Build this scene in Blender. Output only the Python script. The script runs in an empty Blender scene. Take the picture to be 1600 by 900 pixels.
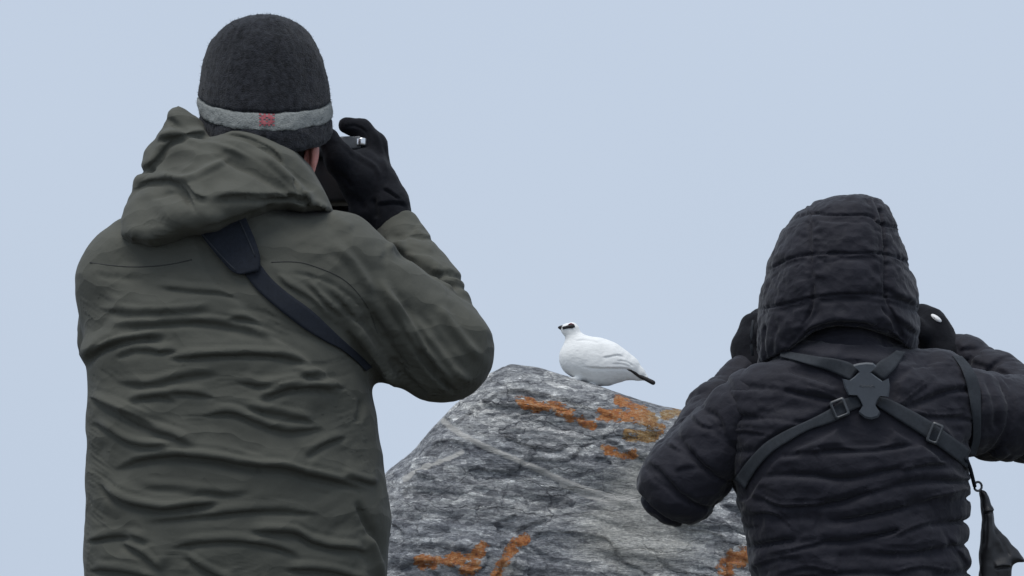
import bpy, bmesh, math
import numpy as np
from mathutils import Vector, Matrix
from mathutils.bvhtree import BVHTree

# ---------------------------------------------------------------- camera, world, sun, exposure
scene = bpy.context.scene
C = scene.collection
F = 3111.0                       # focal length in photo pixels (1600 wide)
PITCH = math.radians(5.5)
CAM = np.array([0.0, 0.0, 1.5])
cs, sn = math.cos(PITCH), math.sin(PITCH)

cd = bpy.data.cameras.new("camera_view")
cam = bpy.data.objects.new("camera_view", cd); C.objects.link(cam)
cd.sensor_width = 36.0; cd.lens = F / 1600 * 36.0
cd.clip_start = 0.05; cd.clip_end = 10000
cam.location = CAM; cam.rotation_euler = (math.pi / 2 + PITCH, 0, 0)
scene.camera = cam

SUN_EL, SUN_AZ = math.radians(72), math.radians(215)      # azimuth clockwise from +Y
w = bpy.data.worlds.new("World"); scene.world = w; w.use_nodes = True
nt = w.node_tree; nt.nodes.clear()
wo = nt.nodes.new('ShaderNodeOutputWorld')
bg = nt.nodes.new('ShaderNodeBackground')
sky = nt.nodes.new('ShaderNodeTexSky'); sky.sky_type = 'NISHITA'
sky.sun_disc = False; sky.sun_elevation = SUN_EL; sky.sun_rotation = SUN_AZ
sky.air_density = 1.0; sky.dust_density = 4.0
tc = nt.nodes.new('ShaderNodeTexCoord')
mx = nt.nodes.new('ShaderNodeVectorMath'); mx.operation = 'MAXIMUM'; mx.inputs[1].default_value = (-2, -2, 0.12)
nt.links.new(tc.outputs['Generated'], mx.inputs[0]); nt.links.new(mx.outputs[0], sky.inputs[0])
# thick overcast: the clear sky is almost wholly veiled by an even pale cloud
cl = nt.nodes.new('ShaderNodeTexNoise'); cl.inputs['Scale'].default_value = 1.6; cl.inputs['Detail'].default_value = 2
nt.links.new(tc.outputs['Generated'], cl.inputs['Vector'])
rp = nt.nodes.new('ShaderNodeValToRGB')
rp.color_ramp.elements[0].position = 0.3; rp.color_ramp.elements[0].color = (3.20, 3.74, 4.56, 1)
rp.color_ramp.elements[1].position = 0.7; rp.color_ramp.elements[1].color = (3.46, 4.00, 4.82, 1)
nt.links.new(cl.outputs['Fac'], rp.inputs[0])
mix = nt.nodes.new('ShaderNodeMix'); mix.data_type = 'RGBA'; mix.inputs['Factor'].default_value = 0.96
nt.links.new(sky.outputs[0], mix.inputs['A']); nt.links.new(rp.outputs[0], mix.inputs['B'])
nt.links.new(mix.outputs['Result'], bg.inputs[0]); bg.inputs[1].default_value = 0.1
nt.links.new(bg.outputs[0], wo.inputs[0])

sd = bpy.data.lights.new("sun", 'SUN'); sun = bpy.data.objects.new("sun", sd); C.objects.link(sun)
sd.energy = 1.35; sd.angle = math.radians(38); sd.color = (1.0, 0.985, 0.96)
sdir = Vector((math.sin(SUN_AZ) * math.cos(SUN_EL), math.cos(SUN_AZ) * math.cos(SUN_EL), math.sin(SUN_EL)))
sun.rotation_euler = sdir.to_track_quat('Z', 'Y').to_euler(); sun.location = (0, 0, 30)

vs = scene.view_settings
vs.view_transform = 'Standard'; vs.look = 'None'; vs.gamma = 1; vs.exposure = 0.7; vs.use_curve_mapping = False

# ---------------------------------------------------------------- pixel <-> world
def P(px, py, Y):
    dx, dz = (px - 800) / F, (450 - py) / F
    d = np.array([dx, cs - sn * dz, sn + cs * dz])
    return CAM + d * (Y / d[1])
def PR(px, Y): return px * Y / F                  # a pixel length at depth Y in metres
def proj(co):
    q = co - CAM
    dep = q[:, 1] * cs + q[:, 2] * sn
    return 800 + F * q[:, 0] / dep, 450 - F * (-sn * q[:, 1] + cs * q[:, 2]) / dep

# ---------------------------------------------------------------- numpy noise
def vnoise(p, seed=0):
    p = np.asarray(p, np.float64); i = np.floor(p).astype(np.int64); f = p - i
    u = f * f * f * (f * (f * 6 - 15) + 10)
    out = np.zeros(len(p))
    for a in (0, 1):
        for b in (0, 1):
            for c in (0, 1):
                h = ((i[:, 0] + a) * 374761393 + (i[:, 1] + b) * 668265263 + (i[:, 2] + c) * 2147483647 + seed * 1274126177) & 0xffffffff
                h = ((h ^ (h >> 13)) * 1274126177) & 0xffffffff
                h = ((h ^ (h >> 16)) * 2246822519) & 0xffffffff
                h = h ^ (h >> 15)
                val = (h & 0xffff) / 32767.5 - 1
                out += val * (u[:, 0] if a else 1 - u[:, 0]) * (u[:, 1] if b else 1 - u[:, 1]) * (u[:, 2] if c else 1 - u[:, 2])
    return out
def fbm(p, oct=4, seed=0, gain=0.5):
    s = np.zeros(len(p)); a = 1.0; p = np.array(p, float)
    for k in range(oct):
        s += a * vnoise(p, seed + 7 * k); p = p * 2.03 + 11.7; a *= gain
    return s

# ---------------------------------------------------------------- signed distance modelling
class Vol:
    def __init__(s, lo, hi, h):
        s.lo = np.array(lo, float); s.h = h
        n = [int(math.ceil((hi[k] - lo[k]) / h)) + 1 for k in range(3)]
        s.n = n
        s.X = (lo[0] + h * np.arange(n[0])).astype(np.float32)[:, None, None]
        s.Y = (lo[1] + h * np.arange(n[1])).astype(np.float32)[None, :, None]
        s.Z = (lo[2] + h * np.arange(n[2])).astype(np.float32)[None, None, :]
        s.d = np.full(n, 9.0, np.float32)
    def cone(s, a, b, ra, rb, sy=1.0):
        a = np.asarray(a, float); b = np.asarray(b, float); ba = b - a
        L = float(ba @ ba) + 1e-12
        x, y, z = s.X - np.float32(a[0]), s.Y - np.float32(a[1]), s.Z - np.float32(a[2])
        t = np.clip((x * np.float32(ba[0]) + y * np.float32(ba[1]) + z * np.float32(ba[2])) / np.float32(L), 0, 1)
        q = (x - t * np.float32(ba[0])) ** 2 + ((y - t * np.float32(ba[1])) / np.float32(sy)) ** 2 + (z - t * np.float32(ba[2])) ** 2
        return np.sqrt(q) - (np.float32(ra) + t * np.float32(rb - ra))
    def ell(s, c, r, R=None):
        x, y, z = s.X - np.float32(c[0]), s.Y - np.float32(c[1]), s.Z - np.float32(c[2])
        if R is not None:
            R = np.array(R, np.float32)
            x, y, z = R[0, 0] * x + R[1, 0] * y + R[2, 0] * z, R[0, 1] * x + R[1, 1] * y + R[2, 1] * z, R[0, 2] * x + R[1, 2] * y + R[2, 2] * z
        return (np.sqrt((x / np.float32(r[0])) ** 2 + (y / np.float32(r[1])) ** 2 + (z / np.float32(r[2])) ** 2) - 1) * np.float32(min(r))
    def loft(s, rows, e=2.3):
        rows = sorted(rows); z = np.array([r[0] for r in rows])
        g = lambda k: np.interp(s.Z.ravel(), z, [r[k] for r in rows]).astype(np.float32)[None, None, :]
        cx, cy, rx, ry = g(1), g(2), g(3), g(4)
        e = np.float32(e)
        q = (np.abs((s.X - cx) / rx) ** e + np.abs((s.Y - cy) / ry) ** e) ** (1 / e)
        d = (q - 1) * np.minimum(rx, ry)
        return np.maximum(d, np.maximum(s.Z - np.float32(z[-1]), np.float32(z[0]) - s.Z))
    def poly(s, pts):                              # 2-D signed distance of a polygon in x, z
        p = np.array(pts, float); x = s.X[:, 0, 0][:, None].astype(float); z = s.Z[0, 0, :][None, :].astype(float)
        dm = np.full((s.n[0], s.n[2]), 1e9); ins = np.zeros((s.n[0], s.n[2]), bool)
        for k in range(len(p)):
            a, b = p[k], p[(k + 1) % len(p)]; ba = b - a
            t = np.clip(((x - a[0]) * ba[0] + (z - a[1]) * ba[1]) / (ba @ ba + 1e-12), 0, 1)
            dm = np.minimum(dm, (x - a[0] - t * ba[0]) ** 2 + (z - a[1] - t * ba[1]) ** 2)
            if a[1] != b[1]:
                ins ^= ((a[1] > z) != (b[1] > z)) & (x < (b[0] - a[0]) * (z - a[1]) / (b[1] - a[1]) + a[0])
        return (np.sqrt(dm) * np.where(ins, -1, 1)).astype(np.float32)[:, None, :]
    def add(s, d, k=0.0): s.d = smin(s.d, d, k)
    def cut(s, d, k=0.0): s.d = -smin(-s.d, d, k)
    def mesh(s):
        d = s.d; n = np.array(d.shape); ins = d < 0
        c = np.zeros(n - 1, np.int8)
        for a in (0, 1):
            for b in (0, 1):
                for e in (0, 1):
                    c += ins[a:n[0] - 1 + a, b:n[1] - 1 + b, e:n[2] - 1 + e]
        act = (c > 0) & (c < 8)
        ids = np.full(act.shape, -1, np.int64); idx = np.argwhere(act); ids[act] = np.arange(len(idx))
        cor = np.array([[a, b, e] for a in (0, 1) for b in (0, 1) for e in (0, 1)])
        val = np.stack([d[idx[:, 0] + o[0], idx[:, 1] + o[1], idx[:, 2] + o[2]] for o in cor], 1).astype(float)
        acc = np.zeros((len(idx), 3)); cnt = np.zeros(len(idx))
        for i in range(8):
            for j in range(i + 1, 8):
                if np.abs(cor[i] - cor[j]).sum() == 1:
                    m = (val[:, i] < 0) != (val[:, j] < 0)
                    t = val[m, i] / (val[m, i] - val[m, j])
                    acc[m] += cor[i] + t[:, None] * (cor[j] - cor[i]); cnt[m] += 1
        v = s.lo + s.h * (idx + acc / cnt[:, None])
        faces = []
        for ax in range(3):
            u_, w_ = (ax + 1) % 3, (ax + 2) % 3
            sl0 = [slice(None)] * 3; sl1 = [slice(None)] * 3
            sl0[ax] = slice(0, n[ax] - 1); sl1[ax] = slice(1, n[ax])
            A, B = ins[tuple(sl0)], ins[tuple(sl1)]
            e = np.argwhere(A != B)
            e = e[(e[:, u_] > 0) & (e[:, w_] > 0) & (e[:, u_] < n[u_] - 1) & (e[:, w_] < n[w_] - 1)]
            def cell(du, dw):
                q = e.copy(); q[:, u_] += du; q[:, w_] += dw
                return ids[q[:, 0], q[:, 1], q[:, 2]]
            f = np.stack([cell(-1, -1), cell(0, -1), cell(0, 0), cell(-1, 0)], 1)
            flip = ~A[e[:, 0], e[:, 1], e[:, 2]]
            f[flip] = f[flip][:, ::-1]
            faces.append(f)
        return v, np.concatenate(faces)
def smin(a, b, k):
    if k <= 0: return np.minimum(a, b)
    h = np.maximum(k - np.abs(a - b), 0) / np.float32(k)
    return np.minimum(a, b) - h * h * np.float32(k * 0.25)

def new_mesh(name, v, f):
    me = bpy.data.meshes.new(name)
    v = np.asarray(v, float)
    me.from_pydata(v.tolist(), [], [list(map(int, q)) for q in f]) if not isinstance(f, np.ndarray) else None
    if isinstance(f, np.ndarray):
        me.vertices.add(len(v)); me.vertices.foreach_set('co', v.astype(np.float32).ravel())
        k = f.shape[1]
        me.loops.add(f.size); me.loops.foreach_set('vertex_index', f.astype(np.int32).ravel())
        me.polygons.add(len(f)); me.polygons.foreach_set('loop_start', np.arange(0, f.size, k, dtype=np.int32))
    me.update(calc_edges=True); me.validate()
    return me
def get_co(me):
    a = np.empty(len(me.vertices) * 3, np.float32); me.vertices.foreach_get('co', a); return a.reshape(-1, 3).astype(float)
def get_no(me):
    a = np.empty(len(me.vertices) * 3, np.float32); me.vertex_normals.foreach_get('vector', a); return a.reshape(-1, 3).astype(float)
def set_co(me, v):
    me.vertices.foreach_set('co', np.asarray(v, np.float32).ravel()); me.update()
def edges_of(me):
    a = np.empty(len(me.edges) * 2, np.int32); me.edges.foreach_get('vertices', a); return a.reshape(-1, 2)
def relax(v, e, it=3, lam=0.5):
    n = len(v); deg = np.bincount(e.ravel(), minlength=n).astype(float)[:, None]; deg[deg == 0] = 1
    for _ in range(it):
        s = np.stack([np.bincount(e[:, 0], v[e[:, 1], k], n) + np.bincount(e[:, 1], v[e[:, 0], k], n) for k in range(3)], 1)
        v = v + lam * (s / deg - v)
    return v
def subdiv(me, lv=1):
    o = bpy.data.objects.new('tmp', me); C.objects.link(o)
    m = o.modifiers.new('s', 'SUBSURF'); m.levels = lv; m.render_levels = lv
    dg = bpy.context.evaluated_depsgraph_get(); dg.update()
    r = bpy.data.meshes.new_from_object(o.evaluated_get(dg))
    bpy.data.objects.remove(o); return r
def vol_mesh(name, vol, sub=1, sm=4):
    v, f = vol.mesh()
    me = new_mesh(name, v, f)
    if sm:
        e = edges_of(me); v = get_co(me)
        v = relax(v, e, sm, 0.5); set_co(me, v)
    return subdiv(me, sub) if sub else me

def spline(pts, step=8.0):
    p = np.array(pts, float)
    if len(p) == 2: p = np.array([p[0], (p[0] + p[1]) / 2, p[1]])
    q = np.vstack([2 * p[0] - p[1], p, 2 * p[-1] - p[-2]]); out = []
    for i in range(1, len(q) - 2):
        n = max(2, int(np.linalg.norm((q[i + 1] - q[i])[:2]) / step))
        for t in np.linspace(0, 1, n, endpoint=False):
            out.append(0.5 * (2 * q[i] + (q[i + 1] - q[i - 1]) * t + (2 * q[i - 1] - 5 * q[i] + 4 * q[i + 1] - q[i + 2]) * t * t + (3 * q[i] - q[i - 1] + q[i + 2] - 3 * q[i + 1]) * t ** 3))
    out.append(q[-2]); return np.array(out)
def along(uv, pts, reach):
    """signed distance (positive above the stroke in the picture) and run 0..1 of points near a polyline; None if far"""
    p = spline(pts)
    sel = np.where((uv[:, 0] > p[:, 0].min() - reach) & (uv[:, 0] < p[:, 0].max() + reach) & (uv[:, 1] > p[:, 1].min() - reach) & (uv[:, 1] < p[:, 1].max() + reach))[0]
    if len(sel) == 0: return None
    q = uv[sel]; best = np.full(len(sel), 1e9); sg = np.zeros(len(sel)); tt = np.zeros(len(sel))
    seg = np.linalg.norm(np.diff(p, axis=0), axis=1); cum = np.concatenate([[0], np.cumsum(seg)])
    for i in range(len(p) - 1):
        a, b = p[i], p[i + 1]; ba = b - a; l2 = ba @ ba + 1e-9
        tr = ((q - a) @ ba) / l2; t = np.clip(tr, 0, 1)
        r = q - a - t[:, None] * ba; d = np.hypot(r[:, 0], r[:, 1]); m = d < best
        cr = ba[0] * (q[:, 1] - a[1]) - ba[1] * (q[:, 0] - a[0])
        best[m] = d[m]; sg[m] = np.where(cr[m] < 0, 1, -1); tt[m] = (cum[i] + t[m] * seg[i]) / cum[-1]
    return sel, best * sg, tt
def folds(uv, strokes, amp=1.0, seed=1):
    """drape folds: (points, width px, depth mm, kind) -> displacement in metres. kind f = overhanging fold, r = ridge, g = groove"""
    D = np.zeros(len(uv))
    for st in strokes:
        pts, wd, A = st[0], st[1], st[2]; kind = st[3] if len(st) > 3 else 'f'
        r = along(uv, pts, wd * 4)
        if r is None: continue
        sel, s, t = r; s = s / wd
        tap = np.clip(np.minimum(t / 0.22, (1 - t) / 0.22), 0, 1); tap = tap * tap * (3 - 2 * tap)
        tap = np.where((t <= 0) | (t >= 1), 0, tap)
        if kind == 'f':
            f = np.where(s > 0, 1.2 * (1 - np.exp(-(s / 0.34) ** 2)) * np.exp(-(s / 1.9) ** 2), 0.3 * (1 - np.exp(-(s / 0.8) ** 2)) * np.exp(-(s / 2.2) ** 2)) - 0.6 * np.exp(-((s + 0.08) / 0.30) ** 2)
        elif kind == 'r': f = np.exp(-(s / 0.8) ** 2) - 0.35 * np.exp(-((np.abs(s) - 1.7) / 0.8) ** 2)
        else: f = -np.exp(-(s / 0.6) ** 2)
        D[sel] += A * 0.001 * amp * f * tap
    return D

def near_line(uv, pts, wd, full=0.8):
    m = np.zeros(len(uv)); r = along(uv, pts, wd * 1.5)
    if r is not None: m[r[0]] = full * np.exp(-(r[1] / wd) ** 4)
    return m
def cloth(me, co, no, seed, sv, sh, its=90, lo=-0.012, hi=0.03, bend=0.10, grav=0.00012, pin=None, pinz=-0.003, press=0.0, hold=0.0, crisp=0.0):
    """let a garment with spare cloth buckle over the body shape: starts from the seeded folds, keeps edge lengths, sags a little"""
    e = edges_of(me); n = len(co); a, b = e[:, 0], e[:, 1]
    d0 = co[b] - co[a]; L0 = np.linalg.norm(d0, axis=1) + 1e-9; dz = (d0[:, 2] / L0) ** 2
    rest = L0 * (1 + 0.5 * (sv[a] + sv[b]) * dz + 0.5 * (sh[a] + sh[b]) * (1 - dz))
    deg = np.bincount(e.ravel(), minlength=n).astype(float)[:, None]; deg[deg == 0] = 1
    p = co + no * seed[:, None]; vel = np.zeros_like(p)
    for it in range(its):
        d = p[b] - p[a]; L = np.linalg.norm(d, axis=1) + 1e-9
        c = d * (0.5 * (L - rest) / L)[:, None]
        corr = np.stack([np.bincount(a, c[:, k], n) - np.bincount(b, c[:, k], n) for k in range(3)], 1) / deg * 2.4
        m = np.stack([np.bincount(a, p[b, k], n) + np.bincount(b, p[a, k], n) for k in range(3)], 1) / deg - p
        bw = bend
        step = corr + bw * m
        vel = 0.55 * vel + step
        p = p + vel * 0.75
        p[:, 2] -= grav
        if press: p += no * press
        h = ((p - co) * no).sum(1); tgt = np.clip(h, lo, hi)
        if np.any(hold): tgt = tgt * (1 - hold) + seed * hold
        if pin is not None: tgt = tgt * (1 - pin) + pinz * pin
        p += no * (tgt - h)[:, None]
    if crisp:                                      # steepen the creases that have formed
        p = relax(p, e, 1, 0.5); p = p + crisp * (p - relax(p, e, 12, 0.5))
    return p

# ---------------------------------------------------------------- materials
MATS = {}
def mat(name, col, rough=0.7, var=0.15, vscale=30.0, bump=0.2, bscale=600.0, bdist=0.001, spec=0.3, sheen=0.0, stretch=(1, 1, 1), crumple=None, bump2=None):
    m = bpy.data.materials.new(name); m.use_nodes = True; t = m.node_tree; N, L = t.nodes, t.links
    b = N['Principled BSDF']; b.inputs['Roughness'].default_value = rough; b.inputs['Specular IOR Level'].default_value = spec
    if sheen: b.inputs['Sheen Weight'].default_value = sheen; b.inputs['Sheen Roughness'].default_value = 0.5
    c = N.new('ShaderNodeTexCoord'); mp = N.new('ShaderNodeMapping'); mp.inputs['Scale'].default_value = stretch
    L.new(c.outputs['Object'], mp.inputs[0])
    n = N.new('ShaderNodeTexNoise'); n.inputs['Scale'].default_value = vscale; n.inputs['Detail'].default_value = 5; n.inputs['Roughness'].default_value = 0.65
    L.new(mp.outputs[0], n.inputs['Vector'])
    r = N.new('ShaderNodeValToRGB'); e = r.color_ramp.elements
    e[0].position = 0.3; e[1].position = 0.7
    e[0].color = [max(0, x * (1 - var)) for x in col] + [1]; e[1].color = [min(1, x * (1 + var)) for x in col] + [1]
    L.new(n.outputs['Fac'], r.inputs[0]); L.new(r.outputs[0], b.inputs['Base Color'])
    if bump:
        n2 = N.new('ShaderNodeTexNoise'); n2.inputs['Scale'].default_value = bscale; n2.inputs['Detail'].default_value = 4
        L.new(mp.outputs[0], n2.inputs['Vector'])
        bp = N.new('ShaderNodeBump'); bp.inputs['Strength'].default_value = bump; bp.inputs['Distance'].default_value = bdist
        L.new(n2.outputs['Fac'], bp.inputs['Height']); last = bp
        if bump2:
            n3 = N.new('ShaderNodeTexNoise'); n3.inputs['Scale'].default_value = bump2[0]; n3.inputs['Detail'].default_value = 3; n3.inputs['Distortion'].default_value = 0.6
            L.new(mp.outputs[0], n3.inputs['Vector'])
            b3 = N.new('ShaderNodeBump'); b3.inputs['Strength'].default_value = bump2[1]; b3.inputs['Distance'].default_value = bump2[2]
            L.new(n3.outputs['Fac'], b3.inputs['Height']); L.new(bp.outputs[0], b3.inputs['Normal']); last = b3
        if crumple:
            mq = N.new('ShaderNodeMapping'); mq.inputs['Scale'].default_value = (0.55, 0.8, 1.5); mq.inputs['Rotation'].default_value = (0, 0.15, 0)
            nd = N.new('ShaderNodeTexNoise'); nd.inputs['Scale'].default_value = 9; nd.inputs['Detail'].default_value = 2; L.new(c.outputs['Object'], nd.inputs['Vector'])
            va = N.new('ShaderNodeVectorMath'); va.operation = 'MULTIPLY_ADD'; va.inputs[1].default_value = (0.09, 0.09, 0.09)
            L.new(nd.outputs['Color'], va.inputs[0]); L.new(c.outputs['Object'], va.inputs[2]); L.new(va.outputs[0], mq.inputs[0])
            vo = N.new('ShaderNodeTexVoronoi'); vo.inputs['Scale'].default_value = crumple[0]; L.new(mq.outputs[0], vo.inputs['Vector'])
            b4 = N.new('ShaderNodeBump'); b4.inputs['Strength'].default_value = crumple[1]; b4.inputs['Distance'].default_value = crumple[2]
            L.new(vo.outputs['Distance'], b4.inputs['Height']); L.new(last.outputs[0], b4.inputs['Normal']); last = b4
        L.new(last.outputs[0], b.inputs['Normal'])
    MATS[name] = m; return m

mat('olive_nylon', (0.081, 0.081, 0.067), 0.85, 0.07, 9, 0.25, 900, 0.0006, 0.18, 0.05, bump2=(70, 0.2, 0.004), crumple=(13, 0.5, 0.02))
mat('olive_dark', (0.03, 0.03, 0.027), 0.65, 0.08, 12, 0.25, 900, 0.0006, 0.3, bump2=(55, 0.25, 0.004))
mat('black_quilt', (0.0115, 0.0112, 0.0175), 0.72, 0.12, 14, 0.25, 700, 0.0006, 0.22, 0.12, bump2=(75, 0.4, 0.004), crumple=(24, 0.3, 0.012))
mat('charcoal_wool', (0.019, 0.020, 0.024), 0.95, 0.75, 110, 0.9, 420, 0.003, 0.1, 0.15)
mat('grey_wool', (0.225, 0.235, 0.225), 0.95, 0.2, 220, 0.8, 420, 0.003, 0.1, 0.1)
mat('red_wool', (0.30, 0.09, 0.10), 0.95, 0.3, 300, 0.6, 500, 0.002, 0.1)
mat('black_fleece', (0.0085, 0.009, 0.012), 0.9, 0.25, 120, 0.5, 500, 0.002, 0.12, 0.05)
mat('black_webbing', (0.012, 0.015, 0.022), 0.8, 0.2, 150, 0.5, 900, 0.001, 0.25)
mat('grey_webbing', (0.030, 0.034, 0.040), 0.8, 0.2, 150, 0.5, 900, 0.001, 0.25)
mat('plate_rubber', (0.060, 0.068, 0.080), 0.55, 0.08, 60, 0.15, 500, 0.0005, 0.4)
mat('buckle_plastic', (0.050, 0.054, 0.060), 0.4, 0.08, 60, 0.1, 500, 0.0005, 0.5)
mat('camera_black', (0.014, 0.014, 0.016), 0.5, 0.15, 200, 0.5, 700, 0.001, 0.5)
mat('camera_grey', (0.13, 0.14, 0.15), 0.35, 0.1, 80, 0.05, 500, 0.0005, 0.5)
mat('bright_metal', (0.75, 0.75, 0.75), 0.2, 0.05, 80, 0.02, 500, 0.0003, 0.8); MATS['bright_metal'].node_tree.nodes['Principled BSDF'].inputs['Metallic'].default_value = 0.9
mat('white_print', (0.8, 0.8, 0.8), 0.6, 0.05, 80, 0.05, 500, 0.0003)
mat('lens_glass', (0.01, 0.012, 0.02), 0.05, 0.05, 20, 0, spec=0.8)
mat('skin', (0.52, 0.215, 0.175), 0.55, 0.15, 60, 0.2, 500, 0.0006, 0.4)
MATS['skin'].node_tree.nodes['Principled BSDF'].inputs['Subsurface Weight'].default_value = 0.15
MATS['skin'].node_tree.nodes['Principled BSDF'].inputs['Subsurface Radius'].default_value = (0.01, 0.004, 0.002)
mat('hair', (0.035, 0.03, 0.027), 0.7, 0.4, 300, 0.6, 700, 0.001)
mat('eye_white', (0.7, 0.7, 0.68), 0.2, 0.05, 60, 0)
mat('trouser_cloth', (0.03, 0.032, 0.036), 0.8, 0.15, 40, 0.3, 700, 0.001)
mat('boot_leather', (0.05, 0.035, 0.025), 0.6, 0.2, 60, 0.3, 300, 0.001)
mat('feather_white', (0.78, 0.78, 0.76), 0.9, 0.03, 60, 0.25, 140, 0.003, 0.15, 0.15, stretch=(0.5, 1, 1))
mat('feather_black', (0.018, 0.016, 0.016), 0.6, 0.2, 100, 0.3, 200, 0.001)
mat('beak_black', (0.015, 0.013, 0.013), 0.35, 0.1, 100, 0.1, 300, 0.001)
mat('comb_red', (0.16, 0.02, 0.03), 0.7, 0.2, 300, 0.4, 500, 0.001)

# ---------------------------------------------------------------- object helpers
def obj(name, me, m=None, parent=None, smooth=True, **props):
    o = bpy.data.objects.new(name, me); C.objects.link(o)
    if m: me.materials.clear(); me.materials.append(MATS[m] if isinstance(m, str) else m)
    if smooth and len(me.polygons): me.polygons.foreach_set('use_smooth', [True] * len(me.polygons))
    if parent:
        o.parent = parent; bpy.context.view_layer.update()
        o.matrix_parent_inverse = parent.matrix_world.inverted()
    for k, x in props.items(): o[k] = x
    return o
def thing(name, loc, label, cat, **props):
    o = bpy.data.objects.new(name, None); C.objects.link(o); o.location = loc; o.empty_display_size = 0.1
    o['label'] = label; o['category'] = cat
    for k, x in props.items(): o[k] = x
    bpy.context.view_layer.update(); return o
def bm_mesh(name, bm):
    me = bpy.data.meshes.new(name); bmesh.ops.recalc_face_normals(bm, faces=bm.faces); bm.to_mesh(me); bm.free(); return me
def box_mesh(name, c, s, R=None, bev=0.004):
    bm = bmesh.new(); bmesh.ops.create_cube(bm, size=1)
    M = Matrix.Translation(Vector(c)) @ ((R.to_4x4() if R is not None else Matrix.Identity(4)) @ Matrix.Diagonal(Vector((*s, 1))))
    for v in bm.verts: v.co = Matrix.Diagonal(Vector(s)) @ v.co
    bmesh.ops.bevel(bm, geom=list(bm.edges), offset=bev, segments=3, affect='EDGES', profile=0.5)
    T = Matrix.Translation(Vector(c)) @ (R.to_4x4() if R is not None else Matrix.Identity(4))
    bm.transform(T); return bm_mesh(name, bm)
def lathe_mesh(name, a, b, prof, n=40):
    """solid of revolution round the line a->b: prof = [(t, radius)]"""
    a, b = Vector(a), Vector(b); ax = (b - a); q = ax.normalized().to_track_quat('Z', 'Y').to_matrix()
    bm = bmesh.new(); rings = []
    for t, r in prof:
        rings.append([bm.verts.new(a + ax * t + q @ Vector((r * math.cos(2 * math.pi * k / n), r * math.sin(2 * math.pi * k / n), 0))) for k in range(n)])
    for r0, r1 in zip(rings, rings[1:]):
        for k in range(n): bm.faces.new((r0[k], r0[(k + 1) % n], r1[(k + 1) % n], r1[k]))
    bm.faces.new(rings[0][::-1]); bm.faces.new(rings[-1]); return bm_mesh(name, bm)
def tube_mesh(name, pts, r, n=10):
    pts = [Vector(p) for p in pts]; bm = bmesh.new(); rings = []
    for i, p in enumerate(pts):
        t = (pts[min(i + 1, len(pts) - 1)] - pts[max(i - 1, 0)]).normalized()
        q = t.to_track_quat('Z', 'Y').to_matrix(); rr = r[i] if hasattr(r, '__len__') else r
        rings.append([bm.verts.new(p + q @ Vector((rr * math.cos(2 * math.pi * k / n), rr * math.sin(2 * math.pi * k / n), 0))) for k in range(n)])
    for r0, r1 in zip(rings, rings[1:]):
        for k in range(n): bm.faces.new((r0[k], r0[(k + 1) % n], r1[(k + 1) % n], r1[k]))
    bm.faces.new(rings[0][::-1]); bm.faces.new(rings[-1]); return bm_mesh(name, bm)
def bvh(*mes):
    v, f, o = [], [], 0
    for me in mes:
        co = get_co(me); v += co.tolist(); f += [[i + o for i in p.vertices] for p in me.polygons]; o += len(co)
    return BVHTree.FromPolygons(v, f)
def cast(tree, px, py, far=20):
    p = P(px, py, 1.0) - CAM; d = Vector(p).normalized()
    h = tree.ray_cast(Vector(CAM), d, far)
    return (h[0], h[1], h[3]) if h[0] is not None else (None, None, None)
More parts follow.
